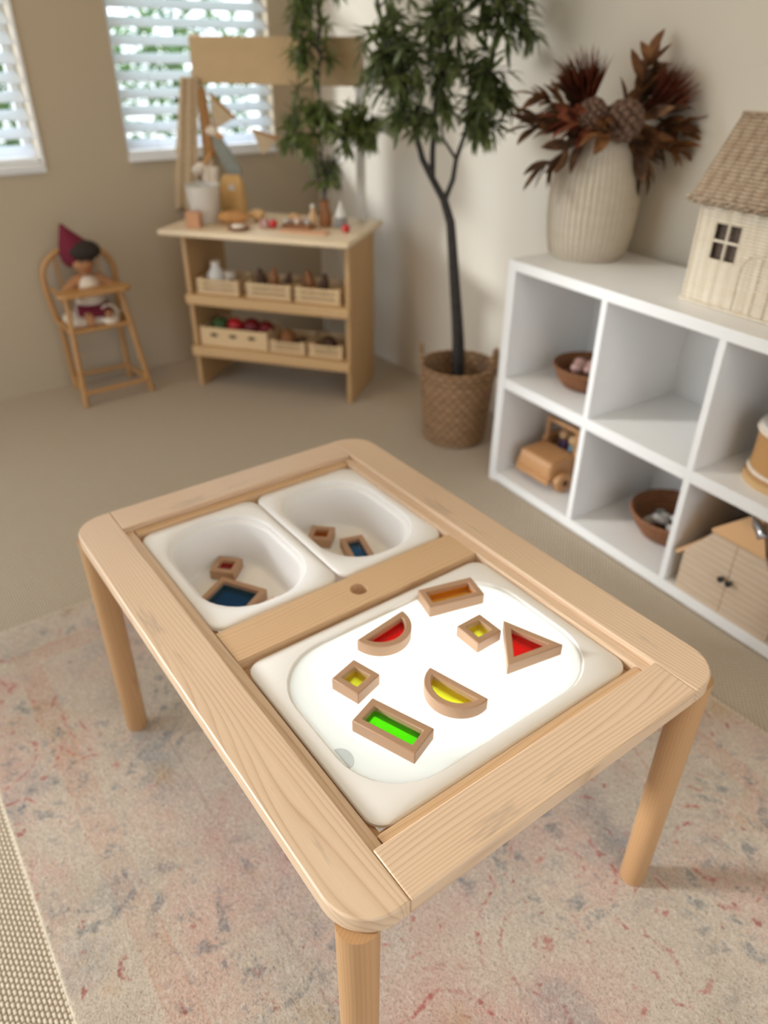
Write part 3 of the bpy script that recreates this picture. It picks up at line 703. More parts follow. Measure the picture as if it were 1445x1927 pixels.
obj('roof_hip', m, M_barnroof, t)
obj('door_line', MB().box(W_/2-.0005, W_/2+.0005, -.0006, .001, .004, .19), M_brown, t)
for dx in (-.010, .010):
    obj('door_knob', MB().lathe([(.003, 0), (.003, .006), (.0072, .009), (.0075, .014), (.005, .017)], 20, Matrix.Translation((W_/2+dx, 0, .097)) @ Matrix.Rotation(PI/2, 4, 'X')), M_black, t, smooth=True)
def animal(loc, rz, label, s=1.0):
    t = thing('toy_animal', label, 'toy animal', loc, rz)
    me = bpy.data.meshes.new('body')
    vs = [(0,0,.026),(.018,0,.027),(.034,0,.027),(.044,0,.036),(.054,0,.038),(-.012,0,.022),
          (.034,.008,.014),(.035,.009,0),(.034,-.008,.014),(.035,-.009,0),(.002,.008,.014),(0,.009,0),(.002,-.008,.014),(0,-.009,0)]
    ed = [(0,1),(1,2),(2,3),(3,4),(0,5),(2,6),(6,7),(2,8),(8,9),(0,10),(10,11),(0,12),(12,13)]
    rad = [.011,.011,.010,.007,.005,.003,.004,.0035,.004,.0035,.005,.0035,.005,.0035]
    me.from_pydata([tuple(c*s for c in v) for v in vs], ed, []); o = bpy.data.objects.new('body', me); C.objects.link(o); o.parent = t; me.materials.append(M_silver)
    md = o.modifiers.new('skin', 'SKIN'); md.use_smooth_shade = True
    for k, sv in enumerate(me.skin_vertices[0].data): sv.radius = (rad[k]*s, rad[k]*s)
    me.skin_vertices[0].data[0].use_root = True
    md = o.modifiers.new('sub', 'SUBSURF'); md.levels = 1; md.render_levels = 1
animal(S(.862, .028, .232+.012), 2.6, 'silver toy animal standing on the toy barn roof, further left', .95)
animal(S(.905, .03, .196), .2, 'silver toy animal lower down the toy barn roof', .9)
# ------------------------------------------------------------ wicker vase
VX, VY = -.640, 1.200
t = thing('wicker_vase', 'tall pale woven vase on the white shelf top', 'vase', (VX, VY, HT))
prof = [(.092, 0), (.098, .006), (.108, .05), (.1135, .10), (.1145, .15), (.110, .20), (.098, .245), (.083, .275), (.070, .298)]
obj('woven_body', MB().lathe(prof+[(.062, .296), (.075, .26), (.088, .23)], 64, cap1=False), M_vase, t, smooth=True)
obj('rim', MB().tube([(.067*math.cos(2*PI*k/48), .067*math.sin(2*PI*k/48), .299) for k in range(48)], .0055, 8, closed=True), M_vase, t, smooth=True)
m = MB()
for k in range(46):
    a_ = 2*PI*k/46; m.tube([((r_+.0008)*math.cos(a_), (r_+.0008)*math.sin(a_), z_) for r_, z_ in prof[1:]], .0016, 5)
obj('stakes', m, M_vase, t, smooth=True)
# dried flowers in the vase. view-facing basis at the vase
FD = Vector((.804, -.595, 0)); FR = Vector((.592, .806, 0)); FZ = Vector((0, 0, 1)); V0 = Vector((VX, VY, HT+.30))
def fpos(a_, b_, c_): return V0+FR*a_+FZ*b_+FD*c_          # right, up, toward the room
def stem_to(m, p, r0_=.0028):
    q0 = V0+Vector((random.uniform(-.03,.03), random.uniform(-.03,.03), -.12)); mid = V0+(Vector(p)-V0)*.25+Vector((0,0,.0))
    m.tube([q0, V0+(mid-V0)*.3, mid, p], [r0_, r0_, r0_, r0_*.8], 6)
def protea(a_, b_, c_, d, label, seed, n=260, Lq=.135):
    random.seed(seed); t = thing('dried_protea', label, 'dried flower', tuple(V0)); base = fpos(a_, b_, c_); d = (FR*d[0]+FZ*d[1]+FD*d[2]).normalized()
    m = MB(); stem_to(m, base); m2 = MB()
    for k in range(n):
        sp_ = random.random()**.6*.62; ph = random.random()*2*PI
        s_ = d.orthogonal().normalized(); s2_ = d.cross(s_); dd = (d+(s_*math.cos(ph)+s2_*math.sin(ph))*sp_).normalized()
        m2.leaf(base+dd*.012, dd, s_, Lq*random.uniform(.7, 1.1)*(1-.3*sp_), .011, random.uniform(-.12,.15), 3)
    for mm in (m, m2): mm.v = [tuple(Vector(v)-V0) for v in mm.v]
    obj('stem', m, M_dry1, t); obj('petals', m2, M_dry2, t)
    return t
protea(-.055, .045, .03, (-.30, 1, .1), 'reddish brown spiky dried protea upright on the left of the vase', 11)
protea(.085, .035, .02, (.85, .85, .15), 'reddish brown spiky dried protea leaning right in the vase', 12)
def seedhead(a_, b_, c_, R_, label, seed):
    random.seed(seed); t = thing('dried_seed_head', label, 'dried flower', tuple(V0)); base = fpos(a_, b_, c_); m = MB(); stem_to(m, base); m2 = MB()
    n = 60
    for k in range(n):
        y = 1-2*(k+.5)/n; rr_ = math.sqrt(1-y*y); ph = k*2.39996; p = base+Vector((rr_*math.cos(ph), rr_*math.sin(ph), y))*R_
        m2.sphere(p, R_*.26, 8, 5)
    m2.sphere(base, R_*.95, 12, 8)
    for mm in (m, m2): mm.v = [tuple(Vector(v)-V0) for v in mm.v]
    obj('stem', m, M_dry1, t); obj('seeds', m2, M_dry3, t, smooth=True)
seedhead(-.052, .045, .075, .030, 'smaller knobbly dried seed head left of the centre of the vase', 21)
seedhead(.022, .032, .085, .040, 'larger knobbly brown dried seed head at the centre of the vase', 22)
def leafstem(pts, label, seed, mat, L_=.075, W_=.026, n=9, name='dried_leaf_stem', curl=.25):
    random.seed(seed); t = thing(name, label, 'dried foliage', tuple(V0)); P = [fpos(*p) for p in pts]; m = MB()
    full = [V0+Vector((0,0,-.10)), V0+Vector((0,0,-.01))]+P; m.tube(full, [.0025]*len(full), 6); m2 = MB()
    for k in range(n):
        f = (k+.6)/n*(len(P)-1); i_ = min(int(f), len(P)-2); q = P[i_].lerp(P[i_+1], f-i_); d = (P[i_+1]-P[i_]).normalized()
        sd = Vector((random.gauss(0,1), random.gauss(0,1), random.gauss(0,1))); sd = (sd-d*sd.dot(d)).normalized()
        m2.leaf(q, d*1.0+sd*random.uniform(.5, .9), Vector((random.gauss(0,.5), random.gauss(0,.5), 1)), L_*random.uniform(.75,1.15), W_*random.uniform(.8,1.2), random.uniform(-.1, curl*1.6), 5)
    m2.leaf(P[-1], P[-1]-P[-2], (0,0,1), L_, W_, curl, 5)
    for mm in (m, m2): mm.v = [tuple(Vector(v)-V0) for v in mm.v]
    obj('stem', m, M_dry1, t); obj('leaves', m2, mat, t, smooth=True)
G_ = [([(-.03,.01,.03), (-.11,.05,.03), (-.17,.075,.03)], 'tan dried leaves reaching out to the upper left', M_dry4),
      ([(-.03,.0,.05), (-.12,.015,.06), (-.19,.015,.06)], 'brown dried leaves pointing straight left', M_dry1),
      ([(-.03,-.0,.06), (-.10,-.03,.07), (-.155,-.075,.06)], 'dark dried leaves drooping to the lower left', M_dry1),
      ([(.0,.0,.06), (.03,.02,.09), (-.03,.01,.12)], 'olive brown dried leaves at the front centre of the vase', M_dry4),
      ([(.03,.02,.02), (.07,.09,.01), (.085,.155,.0)], 'brown dried leaves standing tallest in the vase', M_dry4),
      ([(.04,.01,.04), (.12,.01,.05), (.19,.015,.04)], 'rust coloured curled dried leaves on the right of the vase', M_dry4),
      ([(.04,-.0,.05), (.11,-.02,.07), (.155,-.03,.06)], 'dark rust dried leaves drooping at the right', M_dry4),
      ([(.03,-.0,.06), (.07,-.03,.08), (.09,-.065,.08)], 'brown dried leaf hanging over the vase shoulder', M_dry1),
      ([(-.02,.01,.02), (-.08,.06,-.0), (-.10,.10,.0)], 'thin dark dried leaves behind the left protea', M_dry1),
      ([(.02,.01,.0), (.08,.06,-.02), (.12,.10,-.02)], 'dark dried leaves behind the right protea', M_dry1),
      ([(.0,.005,.05), (.06,.03,.07), (.12,.05,.07)], 'brown dried leaves filling the middle right of the bunch', M_dry1),
      ([(-.02,.005,.05), (-.07,.02,.08), (-.12,.035,.09)], 'dull red dried leaves filling the middle left of the bunch', M_dry2)]
for k, (p, lb, mt) in enumerate(G_): leafstem(p, lb, 40+k, mt, .072 if k != 5 else .085, .032 if k not in (5, 6) else .044, 15)
# ------------------------------------------------------------ wicker doll house
HZ = HT
HO = thing('wicker_doll_house', 'cream wicker doll house with arched door and square window on the shelf', 'doll house', (-.234, 1.06, HZ), math.radians(-4.5))
HW, HD, HE, HR = .222, .185, .222, .362
def bulgewall(w_, h_, nb, holes, n_u=90, n_v=60, amp=.0035):
    vs = []; idx = {}; fs = []
    for j in range(n_v+1):
        for i_ in range(n_u+1):
            x = w_*i_/n_u; z_ = h_*j/n_v; idx[(i_, j)] = len(vs); vs.append((x, -amp*abs(math.sin(PI*x/w_*nb)), z_))
    for j in range(n_v):
        for i_ in range(n_u):
            x = w_*(i_+.5)/n_u; z_ = h_*(j+.5)/n_v
            if any(h0 < x < h1 and v0 < z_ < v1 for h0, h1, v0, v1 in holes): continue
            fs.append((idx[(i_, j)], idx[(i_+1, j)], idx[(i_+1, j+1)], idx[(i_, j+1)]))
    return MB().add(vs, fs)
obj('front_wall', bulgewall(HW, HE, 9, [(.043, .107, .099, .173)]), M_house, HO, smooth=True, solid=.004, auto=80)
obj('back_wall', MB().box(0, HW, HD, HD+.005, 0, HE), M_house, HO)
gp = [(0, 0), (HD, 0), (HD, HE), (HD/2, HR-.012), (0, HE)]
for x in (-.003, HW-.002): obj('gable_wall', MB().loft([[(x, y, z_) for y, z_ in gp], [(x+.005, y, z_) for y, z_ in gp]]), M_house, HO)
obj('base_board', MB().box(-.008, HW+.008, -.008, HD+.008, 0, .007), M_house, HO, bevel=.002)
m = MB().box(.040, .110, -.0065, -.001, .095, .100).box(.040, .110, -.0065, -.001, .171, .176).box(.040, .0445, -.0065, -.001, .1, .171).box(.1055, .110, -.0065, -.001, .1, .171)
wf = obj('window_frame', m, M_house, HO, bevel=.001)
obj('window_bars', MB().box(.073, .0775, -.0055, -.001, .1, .171).box(.0445, .1055, -.0050, -.001, .134, .1385), M_house, wf)
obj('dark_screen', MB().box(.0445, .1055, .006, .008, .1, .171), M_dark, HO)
dx0, dx1, dh = .122, .196, .125; m = MB(); pts = []
R_ = (dx1-dx0)/2
arc = [(dx0, .008)]+[(dx0, .03+.0*k) for k in range(1)]+[((dx0+dx1)/2-R_*math.cos(PI*k/14), dh-R_+R_*math.sin(PI*k/14)) for k in range(15)]+[(dx1, .008)]
obj('door_frame', MB().tube([(x, -.0045, z_) for x, z_ in arc], .0032, 8), M_house, HO, smooth=True)
m = MB()
for k in range(1, 5):
    x = dx0+(dx1-dx0)*k/5; m.tube([(x, -.0045, .008), (x, -.0045, dh-R_+math.sqrt(max(R_**2-(x-(dx0+dx1)/2)**2, 0)))], .0018, 6)
for z_ in (.03, .055, .08): m.tube([(dx0, -.0048, z_), (dx1, -.0048, z_)], .0016, 6)
obj('door_lattice', m, M_house, HO)
for s in (0, HW): obj('corner_post', MB().tube([(s, -.002, 0), (s, -.002, HE)], .0045, 8), M_house, HO, smooth=True)
# roof with coils running up the slope
def roofside(sgn):
    y0 = -.022 if sgn < 0 else HD+.022; ye, ze = y0, HE-.012; yr, zr = HD/2, HR; nb = 10; w0, w1 = -.022, HW+.022
    nrm = Vector((0, (zr-ze)*(-1 if sgn < 0 else 1), abs(yr-ye))).normalized()
    def fn(u, v):
        x = w0+(w1-w0)*u; b = abs(math.sin(PI*u*nb))*.006; p = Vector((x, ye+(yr-ye)*v, ze+(zr-ze)*v))+nrm*b; return tuple(p)
    return MB().grid(fn, 100, 16)
obj('roof_slope', roofside(-1), M_hroof, HO, smooth=True, solid=.006, auto=80)
obj('roof_slope', roofside(1), M_hroof, HO, smooth=True, solid=.006, auto=80)
m = MB()
for q in range(3):
    m.tube([(-.024+.248/24*k*1.08, -.024-.003*q+.004*math.sin(k*1.6+q*2.1), HE-.014+.004*q+.003*math.sin(k*1.6+q*2.1+1.5)) for k in range(25)], .0036, 6)
obj('eave_braid', m, M_hroof, HO, smooth=True)
obj('ridge_braid', MB().tube([(-.022, HD/2, HR+.004), (HW+.022, HD/2, HR+.004)], .006, 8), M_hroof, HO, smooth=True)

# ------------------------------------------------------------ tree in a basket
PX_, PY_ = -1.015, 1.100
t = thing('plant_basket', 'tall seagrass basket holding the tree beside the white shelf', 'basket', (PX_, PY_, 0))
obj('woven_body', MB().lathe([(.098, 0), (.106, .006), (.113, .08), (.120, .16), (.124, .225), (.122, .245), (.127, .262), (.127, .268), (.118, .268), (.115, .22), (.105, .12)], 56, cap1=False), M_basket, t, smooth=True)
def handle(ang):
    pts = []
    for k in range(13):
        u_ = k/12; a_ = ang+(u_-.5)*.75; pts.append((.124*math.cos(a_), .124*math.sin(a_), .225+.105*math.sin(PI*u_)))
    return MB().tube(pts, .0075, 8)
obj('handle', handle(math.radians(232)), M_basket, t, smooth=True); obj('handle', handle(math.radians(30)), M_basket, t, smooth=True)
obj('moss_filling', MB().lathe([(.105, .12), (.112, .17), (.02, .178)], 32), M_darkbr, t, smooth=True)
TD = Vector((-.804, .595, 0)); TR = Vector((.595, .804, 0))
def tree_build(name, label, cat, base, limbs, blobs, leafmt, barkmt, n_twigs, seed, L_=(.045,.07), W_=.0125, leaves=(9, 14), spread=.22, group=None):
    """limbs: list of (points, r0, r1) relative to base; blobs: (centre, radii, weight)"""
    random.seed(seed); t = thing(name, label, cat, base)
    m = MB(); nodes = []
    for pts, r0_, r1_ in limbs:
        P = [Vector(p) for p in pts]; n = len(P); m.tube(P, [r0_+(r1_-r0_)*k/(n-1) for k in range(n)], 9)
        for k in range(n-1):
            for q in range(5):
                if k >= n//3 or n < 4: nodes.append(P[k].lerp(P[k+1], q/5))
    m2 = MB(); tw = []
    for _ in range(n_twigs):
        tot = sum(b[2] for b in blobs); r_ = random.random()*tot
        for c, rad, w_ in blobs:
            r_ -= w_
            if r_ <= 0: break
        u = Vector((random.gauss(0,1), random.gauss(0,1), random.gauss(0,1))).normalized()*random.random()**.4
        tip = Vector(c)+Vector((u.x*rad[0], u.y*rad[1], u.z*rad[2]))
        if base[1]+tip.y > YR-.03: tip.y = YR-.03-base[1]
        if base[0]+tip.x < XB+.05: tip.x = XB+.05-base[0]
        st = min(nodes, key=lambda q: (q-tip).length+.35*max(0, q.z-tip.z)+random.random()*.05)
        mid = st.lerp(tip, .5)+Vector((random.gauss(0,.012), random.gauss(0,.012), .02))
        pts = [st, st.lerp(mid, .55)+Vector((0,0,.006)), mid, mid.lerp(tip, .6)+Vector((0,0,.004)), tip]
        m.tube(pts, [.0032, .0026, .002, .0015, .001], 5); tw.append(mid)
        nl = random.randint(*leaves)
        for k in range(nl):
            f = .25+.75*k/nl; seg_ = f*4; i_ = min(int(seg_), 3); q = pts[i_].lerp(pts[i_+1], seg_-i_); d = (pts[i_+1]-pts[i_]).normalized()
            sd = Vector((random.gauss(0,1), random.gauss(0,1), random.gauss(0,.6))); sd = (sd-d*sd.dot(d)).normalized()
            dd = (d*.9+sd*.8+Vector((0,0,-.18))).normalized()
            Lq = random.uniform(*L_); e = q+dd*Lq
            if base[1]+e.y > YR-.008: dd.y = -abs(dd.y)
            m2.leaf(q, dd, Vector((random.gauss(0,.4), random.gauss(0,.4), 1)), Lq, W_*random.uniform(.8, 1.25), random.uniform(.05, .35), 4)
    obj('branches', m, barkmt, t, smooth=True); obj('foliage', m2, leafmt, t, smooth=True)
    return t
bx, by, bz = -1.033, 1.117, .176
def rel(L_): return [(p[0]-bx, p[1]-by, p[2]-bz) for p in L_]
main = rel([(-1.033,1.117,.150), (-1.031,1.117,.245), (-1.036,1.113,.337), (-1.040,1.106,.408), (-1.048,1.096,.51), (-1.055,1.086,.608), (-1.062,1.076,.701), (-1.076,1.058,.764)])
limbL = rel([(-1.076,1.058,.764), (-1.097,1.03,.819), (-1.117,1.003,.875), (-1.127,.989,.93), (-1.15,.965,1.03), (-1.19,.93,1.14), (-1.22,.90,1.3), (-1.23,.89,1.5)])
limbM = rel([(-1.100,1.028,.825), (-1.105,1.03,.90), (-1.10,1.03,1.02), (-1.085,1.05,1.15), (-1.10,1.04,1.3), (-1.09,1.02,1.5)])
limbR = rel([(-1.074,1.060,.770), (-1.063,1.076,.822), (-1.059,1.081,.876), (-1.045,1.10,.95), (-1.03,1.12,1.02), (-1.0,1.14,1.1), (-.99,1.15,1.25)])
limbR2 = rel([(-1.059,1.081,.876), (-1.085,1.05,.93), (-1.09,1.04,1.0)])
B = lambda px, py, pz, rx, rz, w_: ((px-bx, py-by, pz-bz), (rx, rx, rz), w_)
blobs = [B(-1.10,1.03,1.28, .17,.17, 4), B(-1.17,.95,1.12, .13,.12, 2.6), B(-1.03,1.11,1.06, .12,.10, 2.4), B(-1.14,.97,.99, .07,.06, 1), B(-1.0,1.14,.96, .06,.05, .8), B(-1.1,1.0,1.5, .22,.16, 2.4), B(-.98,1.16,1.22, .09,.12, .9)]
tree_build('artificial_tree', 'slender dark-stemmed leafy tree growing from the seagrass basket', 'tree', (bx, by, bz),
    [(main, .0235, .0125), (limbL, .0115, .0035), (limbM, .0095, .0035), (limbR, .0085, .0035), (limbR2, .005, .0025)], blobs, M_leaf, M_bark, 215, 5)

# ------------------------------------------------------------ play stand (market stall)
KO = Vector((-1.946, .579, 0)); KA = math.atan2(.612, .791); E1 = Vector((math.cos(KA), math.sin(KA), 0)); E2 = Vector((-math.sin(KA), math.cos(KA), 0))
def K(u, v, z_): p = KO+E1*u+E2*v; return (p.x, p.y, z_)
KT = thing('play_market_stand', 'birch play stand with sign board and two shelves in the room corner', 'play stand', tuple(KO), KA)
for x in (-.010, .612): obj('side_panel', MB().box(x, x+.018, -.005, .29, 0, .578), M_birch_z, KT, bevel=.002)
obj('worktop', MB().box(-.07, .645, -.055, .36, .579, .599), M_birch_top, KT, bevel=.006, seg=3)
for z_ in (.330, .130):
    obj('shelf_board', MB().box(.0085, .6115, -.004, .285, z_+.018, z_+.035), M_birch, KT)
    obj('shelf_lip', MB().box(-.012, .632, -.026, -.0055, z_, z_+.038), M_birch, KT, bevel=.006, seg=3)
for x in (-.050, .558): obj('post', MB().box(x, x+.030, .305, .325, .599, 1.185), M_ceram if x > 0 else M_birch_top, KT, bevel=.002)  # right post's white material stands in for light falling on the wood
obj('sign_board', MB().box(-.050, .582, .292, .3045, 1.035, 1.178), M_card, KT, bevel=.002)
# crates
def crate(u, v, z_, w_, d_, h_, label, mat=M_crate, slat=True):
    t = thing('wooden_crate', label, 'crate', K(u, v, z_), KA, 'small wooden crates on the play stand')
    th = .005
    if slat:
        m = MB()
        for q in range(3):
            z0_ = .004+q*(h_/3); z1_ = z0_+h_/3-.006
            m.box(0, w_, 0, th, z0_, z1_).box(0, w_, d_-th, d_, z0_, z1_).box(0, th, th, d_-th, z0_, z1_).box(w_-th, w_, th, d_-th, z0_, z1_)
        obj('slats', m, mat, t)
        m = MB()
        for x in (th, w_-.016-th):
            for y in (th, d_-.016-th): m.box(x, x+.016, y, y+.016, .004, h_)
        obj('corner_posts', m, mat, t)
    else:
        m = MB().box(0, w_, 0, th, .004, h_).box(0, w_, d_-th, d_, .004, h_).box(0, th, th, d_-th, .004, h_).box(w_-th, w_, th, d_-th, .004, h_)
        obj('box_sides', m, mat, t)
    obj('crate_floor', MB().box(.001, w_-.001, .001, d_-.001, 0, .004), mat, t)
    return t
zs1, zs2 = .3652, .1652
crate(.022, .012, zs1, .170, .15, .056, 'slatted crate at the left of the upper shelf')
crate(.222, .012, zs1, .175, .15, .056, 'slatted crate in the middle of the upper shelf')
crate(.414, .012, zs1, .172, .15, .056, 'slatted crate at the right of the upper shelf')
lb = crate(.012, .010, zs2, .280, .15, .072, 'long plain wooden box with three oval cut-outs on the lower shelf', slat=False)
m = MB()
for k in range(3):
    x = .06+.078*k; m.loft([[(x+.017*math.cos(2*PI*q/20), yy, .044+.0075*math.sin(2*PI*q/20)) for q in range(20)] for yy in (-.0006, .0012)])
obj('oval_cutout', m, M_darkbr, lb)
crate(.300, .012, zs2, .142, .15, .046, 'slatted crate in the middle of the lower shelf')
crate(.456, .012, zs2, .135, .15, .048, 'slatted crate at the right of the lower shelf')
def toy(name, m, mat, label, cat, loc, rz=0, group=None, rot=None, smooth=True):
    return tag(obj(name, m, mat, None, smooth=smooth, loc=loc, rot=rot or (0,0,rz)), label, cat, group)
# contents of the crates
t = thing('toy_milk_bottle', 'white toy bottle in the left upper crate', 'toy bottle', K(.075, .075, zs1+.0045))
obj('bottle_body', MB().lathe([(.030,0),(.033,.006),(.033,.058),(.018,.078),(.015,.092)], 24), M_ceram, t, smooth=True)
obj('bottle_cap', MB().lathe([(.018,.092),(.018,.102)], 20), M_cream, t, smooth=True)
toy('toy_jar', MB().lathe([(.020,0),(.023,.006),(.023,.055),(.020,.062)], 20), M_cream, 'cream toy jar beside the white bottle in the left upper crate', 'toy jar', K(.117, .10, zs1+.0045))
toy('toy_potato', MB().sphere((0,0,.022), .022, 16, 10, (1.4,1,1)), M_darkbr, 'dark toy potato at the right end of the left upper crate', 'toy food', K(.150, .06, zs1+.0045))
def veg(u, v, z_, h_, r_, lean, mat, label, grp):
    t = toy('toy_root_vegetable', MB().lathe([(.004,0),(r_,h_*.3),(r_*1.05,h_*.6),(r_*.6,h_*.9),(.003,h_)], 16), mat, label, 'toy food', K(u, v, z_), rot=(lean[0], lean[1], 0), group=grp)
veg(.270, .08, zs1+.006, .088, .016, (.1,-.3), M_darkbr, 'brown pointed toy vegetable, left one in the middle upper crate', 'pointed toy vegetables')
veg(.310, .07, zs1+.006, .096, .017, (.0,.05), M_brown, 'brown pointed toy vegetable, middle one in the middle upper crate', 'pointed toy vegetables')
veg(.350, .09, zs1+.006, .080, .015, (-.1,.2), M_darkbr, 'brown pointed toy vegetable, right one in the middle upper crate', 'pointed toy vegetables')
veg(.455, .08, zs1+.006, .094, .017, (.1,-.15), M_brown, 'tallest brown pointed toy vegetable in the right upper crate', 'pointed toy vegetables')
veg(.500, .08, zs1+.006, .090, .017, (0,.15), M_darkbr, 'darker brown pointed toy vegetable in the right upper crate', 'pointed toy vegetables')
toy('toy_potato', MB().sphere((0,0,.018), .018, 16, 10, (1.3,1,1)), M_brown, 'brown toy potato at the right end of the right upper crate', 'toy food', K(.548, .08, zs1+.0045))
toy('toy_lettuce', MB().sphere((0,0,.034), .034, 16, 10), M_greentoy, 'green toy lettuce in the long box', 'toy food', K(.062, .085, zs2+.022))
toy('toy_apple', MB().sphere((0,0,.032), .032, 16, 10), M_redtoy, 'bright red toy apple in the long box', 'toy food', K(.130, .08, zs2+.03))
toy('toy_tomato', MB().sphere((0,0,.036), .036, 16, 10), M_darkred, 'dark red toy tomato in the middle of the long box', 'toy food', K(.198, .085, zs2+.026))
toy('toy_pepper', MB().sphere((0,0,.033), .033, 16, 10, (1,1,.9)), M_darkred, 'dark red toy pepper at the right end of the long box', 'toy food', K(.262, .08, zs2+.03))
toy('toy_onion', MB().lathe([(.006,0),(.030,.012),(.036,.032),(.026,.052),(.006,.066)], 20), M_brown, 'brown toy onion in the middle lower crate', 'toy food', K(.345, .085, zs2+.0045))
toy('toy_chestnut', MB().sphere((0,0,.02), .02, 16, 10, (1.2,1,1)), M_darkbr, 'small dark toy chestnut beside the toy onion', 'toy food', K(.405, .08, zs2+.0045))
toy('toy_beetroot', MB().sphere((0,0,.027), .027, 16, 10, (1.2,1,1)), M_darkbr, 'dark toy beetroot in the right lower crate', 'toy food', K(.515, .085, zs2+.0045))
# things on the worktop
zk = .5994
t = thing('white_pail', 'white ribbed pail at the left end of the play stand worktop', 'pail', K(.035, .115, zk))
obj('pail_body', MB().lathe([(.042,0),(.045,.004),(.062,.125),(.064,.128),(.060,.127),(.042,.02)], 36, cap1=False), M_ceram, t, smooth=True)
obj('pail_handle', MB().tube([(.062*math.cos(PI*k/12), 0, .125+.012*math.sin(PI*k/12)) for k in range(13)], .002, 6), M_grey, t)
toy('toy_block_stack', MB().box(-.024,.024,-.02,.02,0,.05), M_salmon, 'salmon coloured wooden block in front of the white pail', 'toy block', K(.035, .030, zk), KA+.2, smooth=False)
t = thing('kraft_paper_bag', 'tan paper bag with a white round sticker on the worktop', 'paper bag', K(.095, .235, zk), KA+.15)
m = MB(); Ls = [[(x*sx_, y*sy_, z_) for x, y in ((-1,-1),(1,-1),(1,1),(-1,1))] for z_, sx_, sy_ in ((0,.042,.026),(.06,.043,.027),(.12,.040,.018),(.148,.032,.004))]; m.loft(Ls)
obj('bag_body', m, M_paper, t, bevel=.002)
obj('sticker', MB().lathe([(.014,0),(.014,.001)], 24, Matrix.Translation((.004,-.0215,.105)) @ Matrix.Rotation(PI/2+.12, 4, 'X')), M_ceram, t)
def loafm(L_, r_): return MB().lathe([(.004,-L_/2),(r_*.75,-L_*.38),(r_,-L_*.1),(r_,L_*.12),(r_*.7,L_*.38),(.004,L_/2)], 20, Matrix.Translation((0,0,r_)) @ Matrix.Rotation(PI/2, 4, 'Y'))
toy('toy_baguette', loafm(.115, .022), M_bread, 'golden felt loaf lying in front of the paper bag', 'toy food', K(.145, .12, zk), KA+.35)
toy('toy_croissant', MB().tube([(.03*math.cos(a_), .03*math.sin(a_)*.8, .022) for a_ in [PI*q/10 for q in range(11)]], [.006,.011,.016,.019,.021,.022,.021,.019,.016,.011,.006], 12), M_breadpale, 'plump felt croissant in the middle of the worktop', 'toy food', K(.205, .165, zk), KA-.5)
t = thing('toy_plate', 'small round plate with cream felt slice near the worktop edge', 'toy plate', K(.205, .035, zk))
obj('plate_dish', MB().lathe([(.030,0),(.040,.006),(.041,.008),(.030,.004)], 30), M_brown, t, smooth=True)
obj('felt_slice', MB().sphere((0,0,.010), .030, 18, 8, (1,.8,.25)), M_cream, t, smooth=True)
toy('toy_berry_cluster', MB().sphere((0,0,.012), .012, 12, 8).sphere((.018,.006,.011), .011, 12, 8).sphere((.006,.018,.011), .011, 12, 8).sphere((.009,.008,.024), .010, 12, 8), M_pebble, 'pinkish toy berries beside the red tomato', 'toy food', K(.272, .09, zk))
toy('toy_tomato', MB().sphere((0,0,.015), .015, 16, 10), M_redtoy, 'small bright red toy tomato in the middle of the worktop', 'toy food', K(.315, .09, zk))
t = thing('toy_tray', 'small wooden tray of felt sweets on the worktop', 'toy tray', K(.395, .13, zk), KA)
obj('tray_base', MB().box(-.055,.055,-.03,.03,0,.012), M_brown, t, bevel=.002)
for k in range(5):
    toy('toy_sweet', MB().sphere((0,0,.010), .011, 12, 8, (1,1,.9)), [M_pebble2, M_pebble, M_cream, M_pebble, M_pebble2][k], 'little pink or cream felt sweet on the small wooden tray', 'toy food', K(.355+.020*k, .13+.010*((k % 2)*2-1), zk+.0122), group='felt sweets on the tray')
toy('toy_roll', loafm(.06, .015), M_breadpale, 'pale felt bread roll behind the tomato on the worktop', 'toy food', K(.345, .22, zk), KA-.3)
toy('chopping_board', MB().box(-.10,.07,-.018,.018,0,.006), M_salmon, 'thin reddish wooden board along the front of the worktop', 'board', K(.46, .055, zk), KA, smooth=False)
toy('toy_apple', MB().sphere((0,0,.013), .014, 16, 10), M_redtoy, 'small red toy apple at the right end of the worktop', 'toy food', K(.583, .105, zk))
t = thing('felt_gnome', 'white pointed felt gnome with grey body at right of worktop', 'gnome', K(.535, .19, zk))
obj('gnome_body', MB().lathe([(.020,0),(.024,.008),(.022,.030),(.014,.042)], 20), M_grey, t, smooth=True)
obj('gnome_hat', MB().lathe([(.021,.034),(.018,.045),(.010,.066),(.002,.088)], 20), M_ceram, t, smooth=True)
t = thing('peg_bottle', 'slim cream wooden bottle beside the branch vase', 'toy bottle', K(.440, .16, zk))
obj('bottle_body', MB().lathe([(.013,0),(.014,.04),(.007,.055),(.007,.066)], 18), M_head, t, smooth=True)
obj('bottle_cap', MB().lathe([(.009,.066),(.009,.074)], 14), M_ceram, t, smooth=True)
vb = K(.478, .185, zk)
t = thing('bud_vase', 'small brown vase holding the leafy branches on the worktop', 'vase', vb)
obj('vase_body', MB().lathe([(.020,0),(.024,.006),(.024,.035),(.016,.060),(.015,.082),(.018,.088),(.014,.087),(.012,.06)], 24, cap1=False), M_brown, t, smooth=True)
